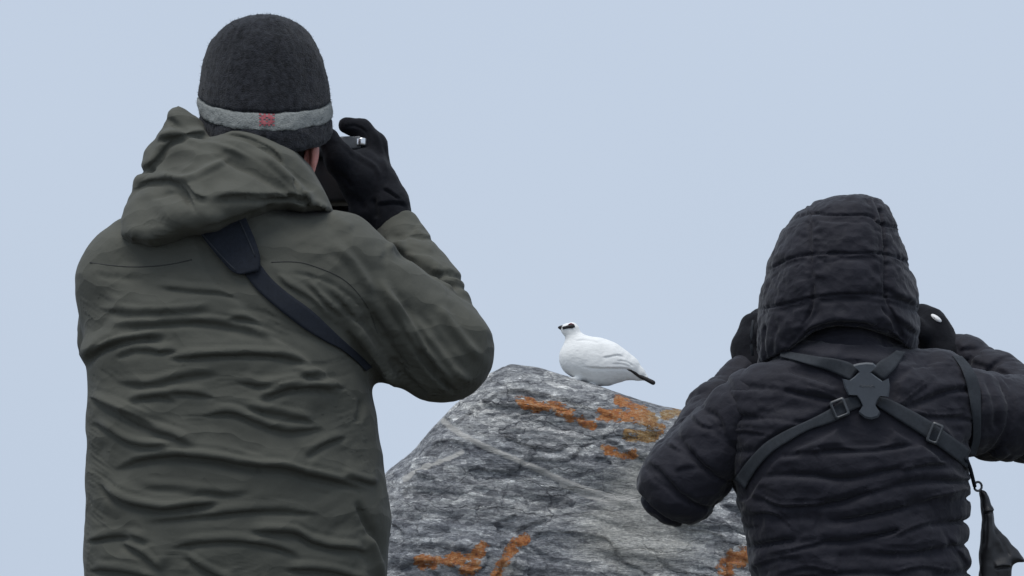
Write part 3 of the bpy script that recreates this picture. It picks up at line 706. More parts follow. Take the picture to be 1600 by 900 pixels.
# ================================================================ PERSON IN OLIVE JACKET
YM = 3.52
def build_olive_person():
    cx, cy = P(365, 600, YM)[0], YM
    t = thing('person', (cx, cy, gz(cx, cy)), 'person in olive hooded jacket and charcoal beanie holding a camera to the face', 'person')
    px = lambda r, Y=YM: PR(r, Y)
    V = Vol(P(95, 1140, YM) - [0, 0.27, 0], P(810, 240, YM) + [0, 0.45, 0], 0.007)
    rows = [(350, 210, 520), (380, 178, 556), (420, 150, 575), (480, 138, 580), (560, 138, 574), (640, 139, 588), (720, 138, 599), (800, 137, 612), (860, 135, 608), (900, 135, 602), (1000, 138, 598), (1120, 142, 596)]
    ry = [0.10, 0.12, 0.135, 0.15, 0.16, 0.162, 0.16, 0.16, 0.16, 0.16, 0.165, 0.17]
    V.d = V.loft(rows_px(rows, YM, ry), 2.35)
    V.add(V.cone(P(222, 425, YM), P(500, 425, YM), px(86), px(86), 0.95), 0.05)
    V.add(V.cone(P(360, 345, YM + 0.0), P(395, 285, YM + 0.04), px(100), px(84), 0.85), 0.07)
    V.add(V.cone(P(525, 425, YM), P(688, 548, YM + 0.05), px(92), px(81), 1.0), 0.05)      # right upper arm
    V.add(V.cone(P(205, 435, YM + 0.01), P(190, 520, YM + 0.12), px(72), px(64)), 0.04)     # left upper arm going forward
    V.add(V.cone(P(190, 520, YM + 0.12), P(190, 590, YM + 0.2), px(66), px(58)), 0.03)
    V.add(V.cone(P(190, 590, YM + 0.2), P(420, 400, YM + 0.36), px(60), px(44)), 0.03)
    V.add(V.cone(P(692, 545, YM + 0.06), P(650, 440, YM + 0.16), px(80), px(60)), 0.012)        # right forearm
    V.add(V.cone(P(650, 440, YM + 0.16), P(622, 360, YM + 0.21), px(60), px(40)), 0.03)
    hem = P(365, 1085, YM)[2]; V.cut(V.Z - np.float32(hem), 0.02)
    me = vol_mesh('jacket', V, 1, 4); co, no = get_co(me), get_no(me); u, v = proj(co); uv = np.stack([u, v], 1)
    A, B_ = reg(0, 0, 100, 300, 2.286), reg(0, 0, 100, 550, 2.286)
    S = [(A([(75, 600), (110, 545), (170, 512), (260, 490), (380, 478)]), 11, 9), (A([(180, 560), (260, 530), (350, 535), (420, 522)]), 8, 4), (A([(360, 560), (500, 550), (620, 545), (760, 550), (900, 580)]), 9, 7),
         (A([(320, 300), (450, 318), (560, 325), (660, 350)]), 9, 3.5), (A([(120, 380), (260, 400), (420, 395), (560, 380)]), 14, 4), (A([(140, 450), (300, 440), (470, 430), (620, 450), (760, 500)]), 13, 5), (A([(570, 415), (690, 425), (780, 460), (850, 500)]), 7, 5), (A([(730, 462), (800, 490), (900, 522)]), 6, 6),
         (A([(720, 268), (800, 300), (880, 345), (930, 400)]), 7, 3.5), (A([(860, 280), (920, 345), (985, 410)]), 7, 3.5), (A([(930, 300), (990, 355), (1060, 440)]), 8, 3.0), (A([(740, 250), (880, 258), (1000, 310), (1080, 400), (1120, 520)]), 4, 1.6, 'g'),
         (A([(800, 600), (900, 618), (1000, 595), (1060, 570)]), 8, 5), (A([(620, 640), (720, 655), (830, 640), (930, 600)]), 9, 4), (A([(690, 700), (790, 672), (890, 664), (975, 690)]), 9, 6), (A([(880, 640), (970, 660), (1050, 640)]), 6, 3.5),
         (A([(80, 690), (160, 720), (260, 760), (340, 800)]), 9, 6), (A([(180, 640), (300, 650), (420, 625), (560, 610)]), 13, 4), (A([(250, 700), (400, 682), (540, 692)]), 10, 4),
         (A([(1130, 320), (1210, 440), (1300, 570), (1410, 700)]), 17, 5, 'r'), (A([(1000, 430), (1090, 560), (1190, 690)]), 15, 5, 'r'), (A([(1290, 430), (1350, 540), (1450, 650)]), 13, 3.5, 'r'), (A([(1160, 560), (1220, 650), (1290, 730)]), 11, 5, 'g'), (A([(1250, 500), (1330, 610), (1420, 710)]), 9, 4, 'g'), (A([(1060, 330), (1120, 430), (1180, 520)]), 12, 3, 'g'),
         (A([(1300, 262), (1350, 270), (1410, 292)]), 7, 4.5), (A([(1320, 292), (1375, 308), (1430, 330)]), 7, 4.5), (A([(1230, 130), (1270, 150), (1290, 160)]), 8, 4), (A([(1180, 180), (1240, 190), (1320, 210)]), 8, 3.5), (A([(1340, 330), (1400, 350), (1470, 390)]), 8, 3),
         (A([(940, 60), (990, 90), (1030, 110)]), 8, 4, 'r'), (A([(1140, 150), (1180, 170), (1230, 175)]), 9, 5, 'r'), (A([(100, 250), (180, 265), (300, 270)]), 9, 1.5, 'g'), (A([(1030, 560), (1048, 620), (1048, 700)]), 8, 4, 'g'),
         (B_([(170, 385), (300, 346), (420, 336), (560, 350), (680, 376), (770, 378), (860, 400), (970, 425), (1110, 465)]), 11, 13), (B_([(610, 335), (720, 366), (830, 380), (890, 430)]), 7, 5), (B_([(120, 420), (180, 480), (260, 510), (370, 526), (470, 512), (570, 500)]), 11, 12),
         (B_([(80, 125), (180, 175), (280, 225), (400, 265), (480, 300)]), 10, 8), (B_([(230, 135), (330, 122), (410, 140)]), 8, 4), (B_([(100, 205), (160, 245), (250, 292), (410, 302)]), 10, 7), (B_([(490, 190), (600, 180), (700, 220), (800, 246), (935, 232)]), 10, 6), (B_([(640, 150), (720, 175), (820, 195), (900, 215)]), 9, 5), (B_([(700, 135), (800, 96), (900, 90), (990, 112)]), 8, 6),
         (B_([(850, 340), (930, 290), (1010, 262)]), 9, 5), (B_([(280, 575), (450, 556), (600, 536), (760, 525), (910, 542)]), 9, 5), (B_([(650, 602), (760, 604), (830, 612), (880, 638), (960, 660), (1060, 672), (1080, 710)]), 9, 9), (B_([(380, 662), (500, 642), (640, 640), (780, 670), (860, 705)]), 10, 5),
         (B_([(200, 640), (280, 682), (350, 750)]), 10, 6), (B_([(420, 680), (500, 740), (620, 790)]), 11, 5), (B_([(780, 738), (900, 742), (1010, 762), (1120, 800)]), 10, 6), (B_([(1040, 480), (1090, 580), (1130, 650), (1150, 720)]), 9, 6, 'g'), (B_([(1080, 600), (1120, 680), (1140, 790)]), 9, 5, 'r'), (B_([(980, 400), (1050, 420), (1120, 440)]), 8, 5), (B_([(1040, 215), (1060, 170), (1062, 90)]), 8, 4, 'g'), (B_([(80, 640), (200, 620), (320, 640)]), 11, 4), (B_([(90, 740), (220, 750), (360, 790)]), 12, 5), (B_([(240, 440), (400, 450), (560, 470), (700, 460)]), 12, 3)]
    S = [(st[0], st[1] * (1.45 if len(st) < 4 else 1.1), st[2] * (1.25 if len(st) < 4 else (1.8 if min(q[0] for q in st[0]) > 530 else 1.2)), *(st[3:])) for st in S]
    S += [([(598, 350), (612, 376), (650, 402), (690, 428), (724, 462)], 8, 13, 'g')]
    face = np.clip(-no[:, 1] * 2.2 + 0.6, 0, 1)
    D = folds(uv, S) * face
    D += 0.002 * fbm(np.stack([co[:, 0] * 7, co[:, 1] * 7, co[:, 2] * 20 + 1.2 * np.sin(co[:, 0] * 9)], 1), 3, 12)
    tors = np.clip((v - 395) / 90, 0, 1) * np.clip((600 - u) / 30, 0, 1)
    arm = np.clip((u - 600) / 30, 0, 1)
    f2 = np.clip(-no[:, 1] * 2.0 - 0.1, 0, 1)
    sv = (0.02 + 0.085 * tors + 0.02 * arm) * f2; sh = (0.012 + 0.012 * (1 - tors) + 0.01 * arm) * f2
    pin = near_line(uv, [(335, 330), (360, 390), (392, 420), (440, 468), (500, 512), (545, 545), (576, 574)], 26)
    nv = cloth(me, co, no, D, sv, sh, 130, -0.02, 0.036, (0.014 + 0.10 * (1 - f2))[:, None], 0.00016, hold=0.025 + 0.12 * arm, pin=pin, pinz=-0.004, crisp=1.0); nv = nv + (1 - f2)[:, None] * (relax(nv, edges_of(me), 7, 0.5) - nv); set_co(me, nv)
    # the tight line at the root of each fold, and the long pulls down the raised sleeve
    no2 = get_no(me); u2, v2 = proj(nv); uv2 = np.stack([u2, v2], 1); fc = np.clip(-no2[:, 1] * 2.2 + 0.3, 0, 1)
    X_ = [(st[0], 5.0, min(0.30 * st[2], 4.0), 'g') for st in S if len(st) < 4]
    X_ += [(A([(1120, 300), (1180, 400), (1260, 520), (1340, 620), (1430, 705)]), 8, 12, 'r'), (A([(1010, 430), (1080, 540), (1150, 640), (1220, 715)]), 9, 12, 'r'), (A([(1230, 420), (1310, 530), (1400, 640), (1470, 690)]), 7, 8, 'r'), (A([(1090, 420), (1160, 540), (1240, 650)]), 8, 6, 'g'), (A([(1180, 400), (1280, 560), (1370, 690)]), 6, 8, 'g'),
           (A([(960, 180), (1040, 260), (1110, 370)]), 8, 6, 'r'), (A([(1330, 400), (1420, 520), (1490, 600)]), 8, 6, 'r'), (A([(1150, 160), (1200, 200), (1290, 230), (1360, 300)]), 7, 3.5, 'r')]
    set_co(me, nv + no2 * (folds(uv2, X_) * fc)[:, None])
    jacket = obj('jacket', me, 'olive_nylon', t)
    jt = bvh(me)
    for e1 in ([(424, 409), (455, 408), (485, 413), (537, 436), (572, 475), (590, 520)], [(140, 409), (178, 414), (215, 416), (260, 413), (300, 405)]):
        obj('seam', ribbon('seam', jt, e1, [(a, b + 1.7) for a, b in e1], 0.0002, 0.0007, 3, 5, 2), 'olive_dark', jacket)
    # folded-down hood
    hp = [(252, 154), (268, 147), (298, 168), (320, 196), (352, 191), (395, 187), (424, 191), (448, 214), (476, 250), (503, 290), (519, 324), (500, 328), (472, 329), (448, 322), (425, 327), (395, 340), (360, 354), (320, 369), (280, 380), (245, 385), (212, 381), (197, 368), (190, 340), (194, 310), (203, 270), (216, 230), (240, 190)]
    YH = 3.44
    V = Vol(P(170, 410, YH) - [0, 0.16, 0], P(540, 140, YH) + [0, 0.22, 0], 0.006)
    q = [P(a, b, YH) for a, b in hp]; d2 = V.poly([(p[0], p[2]) for p in q])
    mid = P(350, 290, YH)
    nx, nz = V.n[0], V.n[2]; ys = np.zeros((nx, nz), np.float32)
    gxs = V.X[::6, 0, 0]; gzs = V.Z[0, 0, ::6]; gy = np.full((len(gxs), len(gzs)), np.nan)
    for i, x in enumerate(gxs):
        for j, z in enumerate(gzs):
            h = jt.ray_cast(Vector((x, 2.5, z)), Vector((0, 1, 0)), 2.0)
            if h[0] is not None: gy[i, j] = h[0].y
    gy = np.where(np.isnan(gy), 3.56, np.minimum(gy, 3.50))
    for _ in range(6):
        q_ = np.pad(gy, 1, mode='edge'); gy = (q_[:-2, 1:-1] + q_[2:, 1:-1] + q_[1:-1, :-2] + q_[1:-1, 2:] + 2 * gy) / 6
    tmp = np.stack([np.interp(V.X[:, 0, 0], gxs, gy[:, j]) for j in range(len(gzs))], 1)
    ys = np.stack([np.interp(V.Z[0, 0, :], gzs, tmp[i]) for i in range(nx)], 0).astype(np.float32)[:, None, :]
    inner = np.clip(-d2 / 0.06, 0, 1)
    th = 0.020 + 0.055 * np.sqrt(1 - (1 - inner) ** 2)
    yc = ys - 0.022 + 0.15 * np.maximum(V.Z - np.float32(P(350, 215, YH)[2]), 0)
    slab = (np.abs(V.Y - yc) - th) * 0.75
    V.d = (-smin(-np.broadcast_to(d2, V.d.shape), -slab, 0.014)).astype(np.float32)
    me2 = vol_mesh('hood', V, 1, 2); co, no = get_co(me2), get_no(me2); u, v = proj(co); uv = np.stack([u, v], 1)
    Hh = reg(0, 0, 180, 0, 2.25)
    HS = [(Hh([(155, 500), (230, 480), (300, 470), (330, 475)]), 8, 7), (Hh([(90, 610), (150, 560), (200, 500), (260, 480)]), 9, 6), (Hh([(140, 620), (250, 640), (340, 600), (420, 560)]), 12, 5, 'r'), (Hh([(240, 640), (280, 690), (330, 700)]), 9, 5), (Hh([(340, 480), (430, 520), (530, 570), (620, 640), (680, 700)]), 11, 6, 'r'), (Hh([(330, 520), (430, 560), (540, 620), (640, 690)]), 11, 6, 'g'),
          (Hh([(330, 700), (430, 690), (530, 690), (640, 690), (700, 720)]), 9, 7), (Hh([(60, 680), (120, 640), (220, 650), (280, 730)]), 12, 5), (Hh([(620, 600), (640, 660), (660, 720)]), 8, 5, 'g'), (Hh([(655, 660), (670, 700), (690, 730)]), 7, 6), (Hh([(180, 400), (220, 430), (260, 470)]), 8, 5, 'g'), (Hh([(80, 600), (120, 580), (150, 600)]), 8, 6, 'g'), (Hh([(300, 790), (420, 760), (520, 720), (580, 710)]), 12, 5, 'f'), (Hh([(360, 470), (450, 480), (540, 520), (600, 590)]), 8, 4)]
    D = folds(uv, HS) * np.clip(-no[:, 1] * 2.2 + 0.4, 0, 1)
    D += 0.004 * fbm(np.stack([co[:, 0] * 14 + co[:, 2] * 8, co[:, 1] * 14, co[:, 2] * 18], 1), 2, 77)
    one = np.ones(len(co)); set_co(me2, cloth(me2, co, no, 1.5 * D, 0.05 * one, 0.03 * one, 70, -0.018, 0.02, 0.025, 0.0001, hold=0.03, crisp=1.0))
    c2, n2 = get_co(me2), get_no(me2); uu, vv = proj(c2)
    HX = [(st[0], 4.0, 4.0, 'g') for st in HS if len(st) < 4] + [(Hh([(345, 470), (430, 500), (520, 545), (610, 620), (690, 700)]), 5, 5, 'r'), (Hh([(215, 470), (290, 500), (400, 520), (480, 560)]), 5, 4, 'r'), (Hh([(130, 600), (240, 625), (330, 590), (420, 545)]), 5, 4, 'r'), (Hh([(120, 700), (230, 680), (290, 760)]), 6, 4, 'g')]
    set_co(me2, c2 + n2 * (folds(np.stack([uu, vv], 1), HX) * np.clip(-n2[:, 1] * 2.2 + 0.3, 0, 1))[:, None])
    obj('hood', me2, 'olive_nylon', jacket)
    # inner collar
    ca = [P(a, b, y) for a, b, y in ((455, 232, 3.53), (466, 252, 3.53), (486, 282, 3.54), (504, 312, 3.56))]
    obj('collar', tube_mesh('collar', ca, [0.005, 0.009, 0.009, 0.007], 12), 'olive_dark', jacket)
    # head and neck
    hc = P(412, 168, YM + 0.09); yaw = math.radians(14)
    bme, H = head_mesh(hc, 0.079, 0.098, 0.118, yaw, P(395, 300, YM + 0.03))
    body = obj('body', bme, 'skin', t)
    for sx in (-1, 1):
        bm = bmesh.new(); bmesh.ops.create_uvsphere(bm, u_segments=16, v_segments=10, radius=0.0125)
        bm.transform(Matrix.Translation(Vector(H(sx * 0.032, 0.083, 0.0)))); obj('eye', bm_mesh('eye', bm), 'eye_white', body)
    # ear seen below the beanie, on the right
    ec = P(486, 246, YM + 0.035); V = Vol(ec - 0.06, ec + 0.06, 0.003)
    V.add(V.ell(ec, (0.0135, 0.02, 0.036), Matrix.Rotation(math.radians(10), 3, 'Y'))); V.cut(V.ell(ec + [-0.004, -0.016, -0.002], (0.005, 0.012, 0.022)), 0.006)
    V.add(V.cone(ec + [0.006, -0.012, 0.022], ec + [0.005, -0.008, -0.028], 0.0045, 0.004), 0.004)
    obj('ear', vol_mesh('ear', V, 1, 1), 'skin', body)
    nk = P(462, 245, YM + 0.06); V = Vol(nk - 0.06, nk + 0.06, 0.005); V.add(V.ell(nk, (0.035, 0.03, 0.04))); obj('hair', vol_mesh('hair', V, 1, 1), 'hair', body)
    # beanie: turned about its own tilted axis
    top, bot = P(408, 33, YM + 0.09), P(417, 222, YM + 0.05)
    prof = [(0.0, 0.002), (0.004, 0.02), (0.02, 0.041), (0.06, 0.063), (0.12, 0.081), (0.2, 0.096), (0.3, 0.107), (0.42, 0.1145), (0.55, 0.1185), (0.66, 0.1195), (0.705, 0.1185)]
    band = [(0.675, 0.1165), (0.685, 0.120), (0.70, 0.1215), (0.75, 0.122), (0.80, 0.121), (0.815, 0.1185), (0.82, 0.115)]
    low = [(0.808, 0.114), (0.815, 0.117), (0.83, 0.119), (0.93, 0.119), (0.985, 0.1145), (1.0, 0.110), (1.0, 0.102)]
    def hat_part(name, pr, m, n=72, seed=1, parent=None):
        me = lathe_mesh(name, top, bot, pr, n); me = subdiv(me, 2); co, no = get_co(me), get_no(me)
        d = 0.0022 * fbm(co * 28, 3, seed) + 0.0009 * fbm(co * 150, 2, seed + 3); set_co(me, co + no * d[:, None])
        return obj(name, me, m, parent or t), me
    # shear the hat rings: the band hangs lower at the nape
    beanie, bmesh_ = hat_part('beanie', prof, 'charcoal_wool')
    bo, bandme = hat_part('band', band, 'grey_wool', seed=5, parent=beanie)
    lo_, lowme = hat_part('brim', low, 'charcoal_wool', seed=8, parent=beanie)
    ax = (bot - top) / np.linalg.norm(bot - top); bx_ = np.array([1, 0, 0.0])
    for me_ in (bmesh_, bandme, lowme):
        c2 = get_co(me_); tt = (c2 - top) @ ax / np.linalg.norm(bot - top)
        k = np.clip((tt - 0.15) / 0.55, 0, 1); k = k * k * (3 - 2 * k)
        y = c2[:, 1] - (top + np.outer(tt, bot - top))[:, 1]; x = c2[:, 0] - (top + np.outer(tt, bot - top))[:, 0]
        c2[:, 2] += k * (0.57 * y - 0.13 * x + 0.006)                     # nape (nearer the viewer) lower than the brow
        set_co(me_, c2)
    ht = bvh(bandme)
    # red knitted star on the band
    bm = bmesh.new(); cpx = (417, 187)
    def onhat(a, b, off): 
        h = cast(ht, a, b); d = P(a, b, 1) - CAM; d /= np.linalg.norm(d)
        tt = h[2] if h[0] is not None else np.linalg.norm(P(a, b, 3.45) - CAM)
        return CAM + d * (tt - off)
    pat = ['#.#.#.#', '.#####.', '###.###', '.#.#.#.', '###.###', '.#####.', '#.#.#.#']; grid = {}
    def gv(i, j, lv):
        if (i, j, lv) not in grid: grid[(i, j, lv)] = bm.verts.new(onhat(cpx[0] + (i - 3.5) * 3.5, cpx[1] + (j - 3.5) * 2.8, 0.0016 if lv else -0.001))
        return grid[(i, j, lv)]
    for j, row in enumerate(pat):
        for i, ch_ in enumerate(row):
            if ch_ == '#': bm.faces.new([gv(i, j, 1), gv(i + 1, j, 1), gv(i + 1, j + 1, 1), gv(i, j + 1, 1)])
    obj('emblem', bm_mesh('emblem', bm), 'red_wool', bo, smooth=False)
    # stray wool fibres
    rng = np.random.default_rng(4)
    def fuzz(me_, m, n, par, ln=0.006):
        c2, n2 = get_co(me_), get_no(me_); ii = rng.integers(0, len(c2), n); v, f = [], []
        for q_, i in enumerate(ii):
            d = n2[i] + rng.normal(0, 0.8, 3); d /= np.linalg.norm(d); l = ln * rng.uniform(0.3, 1.2); s = np.cross(d, rng.normal(0, 1, 3)); s = s / np.linalg.norm(s) * 0.00022
            p = c2[i]; b2 = p + d * l + rng.normal(0, 0.001, 3); v += [p - s, p + s, b2]; f.append((3 * q_, 3 * q_ + 1, 3 * q_ + 2))
        obj('wool_fuzz', new_mesh('wool_fuzz', np.array(v), np.array(f)), m, par, smooth=False, kind='stuff')
    fuzz(bmesh_, 'charcoal_wool', 5000, beanie, 0.005); fuzz(bandme, 'grey_wool', 2500, bo, 0.004); fuzz(lowme, 'charcoal_wool', 2500, lo_, 0.005)
    # gloves
    g = lambda a, b, dy: P(a, b, YM + dy)
    r = lambda q_: PR(q_, YM + 0.25)
    pr = [(g(614, 350, 0.21), g(602, 318, 0.225), r(33), r(34), 0.01), (g(602, 318, 0.225), g(578, 285, 0.235), r(34), r(38), 0.02), (g(578, 285, 0.235), g(566, 262, 0.24), r(40), r(30), 0.02), (g(565, 335, 0.215), g(600, 335, 0.22), r(22), r(26), 0.02),
          (g(560, 290, 0.215), g(530, 250, 0.20), r(27), r(23), 0.02), (g(530, 250, 0.20), g(513, 216, 0.20), r(22), r(17), 0.012),
          (g(588, 262, 0.26), g(585, 226, 0.265), r(24), r(20), 0.012), (g(585, 226, 0.265), g(566, 203, 0.265), r(19), r(17), 0.01), (g(566, 203, 0.265), g(541, 196, 0.255), r(17), r(13.5), 0.006)]
    for q_ in range(3):
        z0 = 258 + 26 * q_; pr += [(g(578, z0, 0.28), g(572, z0 + 2, 0.335), r(20 - 2 * q_), r(18 - 2 * q_), 0.01), (g(572, z0 + 2, 0.335), g(540, z0 + 4, 0.35), r(18 - 2 * q_), r(13 - q_), 0.006)]
    GS = [(reg(0, 0, 440, 150, 4.09)([(600, 700), (680, 690), (760, 690), (800, 720)]), 7, 4), (reg(0, 0, 440, 150, 4.09)([(640, 590), (690, 620), (750, 670)]), 6, 4), (reg(0, 0, 440, 150, 4.09)([(580, 650), (600, 720), (600, 790)]), 7, 4, 'g'), (reg(0, 0, 440, 150, 4.09)([(400, 620), (480, 660), (540, 740)]), 8, 3, 'g')]
    rg = reg(0, 0, 440, 150, 4.09)
    GS += [(rg([(370, 250), (430, 330), (520, 400), (600, 450), (640, 540)]), 4, 2.6, 'r'), (rg([(560, 180), (610, 260), (640, 370), (680, 500)]), 4, 2.2, 'r'), (rg([(400, 200), (470, 190), (540, 230), (570, 330)]), 3.5, 2.0, 'g'), (rg([(330, 500), (400, 520), (450, 600)]), 7, 3, 'g')]
    glove('glove', t, pr, seed=3, strokes=GS)
    pr = [(g(420, 400, 0.36), g(465, 345, 0.40), r(42), r(38), 0.01), (g(465, 345, 0.40), g(500, 315, 0.40), r(36), r(30), 0.02), (g(485, 335, 0.37), g(508, 300, 0.345), r(20), r(15), 0.012)]
    for q_ in range(4): pr += [(g(500, 322 - 2 * q_, 0.37 + 0.022 * q_), g(535, 328, 0.37 + 0.022 * q_), r(15), r(14), 0.006), (g(535, 328, 0.37 + 0.022 * q_), g(556, 306, 0.37 + 0.022 * q_), r(14), r(11), 0.006)]
    glove('glove', t, pr, seed=5)
    hemz = hem; legs_and_boots(t, cx, cy, hem + 0.02, 0.2, 0.145)
    # camera, held up
    R = Matrix.Rotation(-math.radians(12), 3, 'Z'); c0 = P(514, 276, YM + 0.31)
    ct = thing('camera', c0 - np.array([0, 0, 0.045]), 'compact black camera held up in the black gloves beside the beanie', 'camera')
    obj('camera_body', box_mesh('camera_body', c0, (0.13, 0.055, 0.112), R, 0.01), 'camera_black', ct)
    tp = P(552, 226, YM + 0.275); obj('top_plate', box_mesh('top_plate', tp, (0.046, 0.05, 0.026), R, 0.004), 'camera_grey', ct)
    dl = P(565, 222, YM + 0.243); obj('dial', lathe_mesh('dial', dl + [0, 0, -0.007], dl + [0, 0, 0.007], [(0, 0.009), (0.1, 0.0098), (0.9, 0.0098), (1, 0.009)], 24), 'bright_metal', ct)
    ep = P(490, 238, YM + 0.27); obj('eyepiece', box_mesh('eyepiece', ep, (0.034, 0.03, 0.026), R, 0.006), 'camera_black', ct)
    fw = np.array([math.sin(math.radians(12)), math.cos(math.radians(12)), 0.02]); l0 = c0 + fw * 0.02
    ln = obj('lens', lathe_mesh('lens', l0, l0 + fw * 0.15, [(0, 0.034), (0.3, 0.034), (0.32, 0.037), (0.7, 0.037), (0.72, 0.035), (0.99, 0.037), (1, 0.034)], 40), 'camera_black', ct)
    obj('front_glass', lathe_mesh('front_glass', l0 + fw * 0.148, l0 + fw * 0.152, [(0, 0.030), (1, 0.029)], 32), 'lens_glass', ln)
    # sling strap over the back
    st = thing('sling_strap', P(400, 430, YM - 0.16), 'black sling strap with wide pad crossing the back of the olive jacket', 'strap')
    pad = ribbon('pad', jt, [(296, 340), (319, 374), (340, 400), (362, 424), (376, 429)], [(372, 312), (386, 345), (400, 379), (407, 405), (403, 424)], 0.004, 0.009, 10)
    po = obj('pad', pad, 'black_webbing', st)
    obj('seam', ribbon('seam', bvh(pad), [(302, 352), (325, 378), (347, 403), (368, 424)], [(304, 351), (327, 377), (349, 402), (370, 423)], 0.0006, 0.001, 3), 'grey_webbing', po)
    obj('seam', ribbon('seam', bvh(pad), [(362, 322), (374, 347), (388, 378), (398, 402)], [(364, 321), (376, 346), (390, 377), (400, 401)], 0.0006, 0.001, 3), 'grey_webbing', po)
    obj('webbing', ribbon('webbing', jt, [(372, 414), (381, 427), (403, 454), (434, 482), (474, 513), (511, 535), (530, 544), (554, 562), (572, 580)], [(402, 404), (407, 413), (424, 435), (449, 457), (487, 485), (518, 514), (537, 532), (564, 556), (582, 574)], 0.0025, 0.003, 7), 'black_webbing', st)
build_olive_person()

# ================================================================ PERSON IN BLACK QUILTED JACKET
YW = 3.52
R8 = reg(0, 0, 960, 540, 2.5); R7 = reg(0, 0, 960, 280, 2.5); RB = reg(0, 0, 1220, 540, 4.092)
def quilt(u, v, seams, H, wpx, seed, gather=0.0016):
    """baffles between stitched lines: seams = list of polylines running left to right, top to bottom"""
    ys = [np.interp(u, [p[0] for p in spline(s)], [p[1] for p in spline(s)]) for s in seams]
    D = np.zeros(len(u))
    for a, b in zip(ys, ys[1:]):
        w = np.maximum(b - a, 4); t = (v - a) / w; m = (t > 0) & (t < 1)
        tt = np.clip(t[m], 0.0001, 0.9999)
        puff = (4 * tt * (1 - tt)) ** 0.55 * np.clip(w[m] / wpx, 0.3, 1.2)
        droop = 0.12 * np.sin(math.pi * tt) * (tt - 0.4)
        near = np.exp(-np.minimum(tt, 1 - tt) * w[m] / 9.0)
        pk = vnoise(np.stack([u[m] / 9.0, v[m] / 40.0, np.full(m.sum(), 3.1)], 1), seed) * near
        D[m] = H * (puff + droop) + gather * pk
    return D
def seam_pin(u, v, seams, wd, seed, full=0.35):
    """1 on the stitched lines, fading in and out along them"""
    pin = np.zeros(len(u))
    for k, s in enumerate(seams):
        sp = spline(s); y = np.interp(u, sp[:, 0], sp[:, 1])
        on = np.clip(full + 0.9 * vnoise(np.stack([u / 55.0, np.full(len(u), k * 3.7), u * 0], 1), seed), 0, 1)
        pin = np.maximum(pin, np.exp(-((v - y) / wd) ** 2) * on)
    return pin
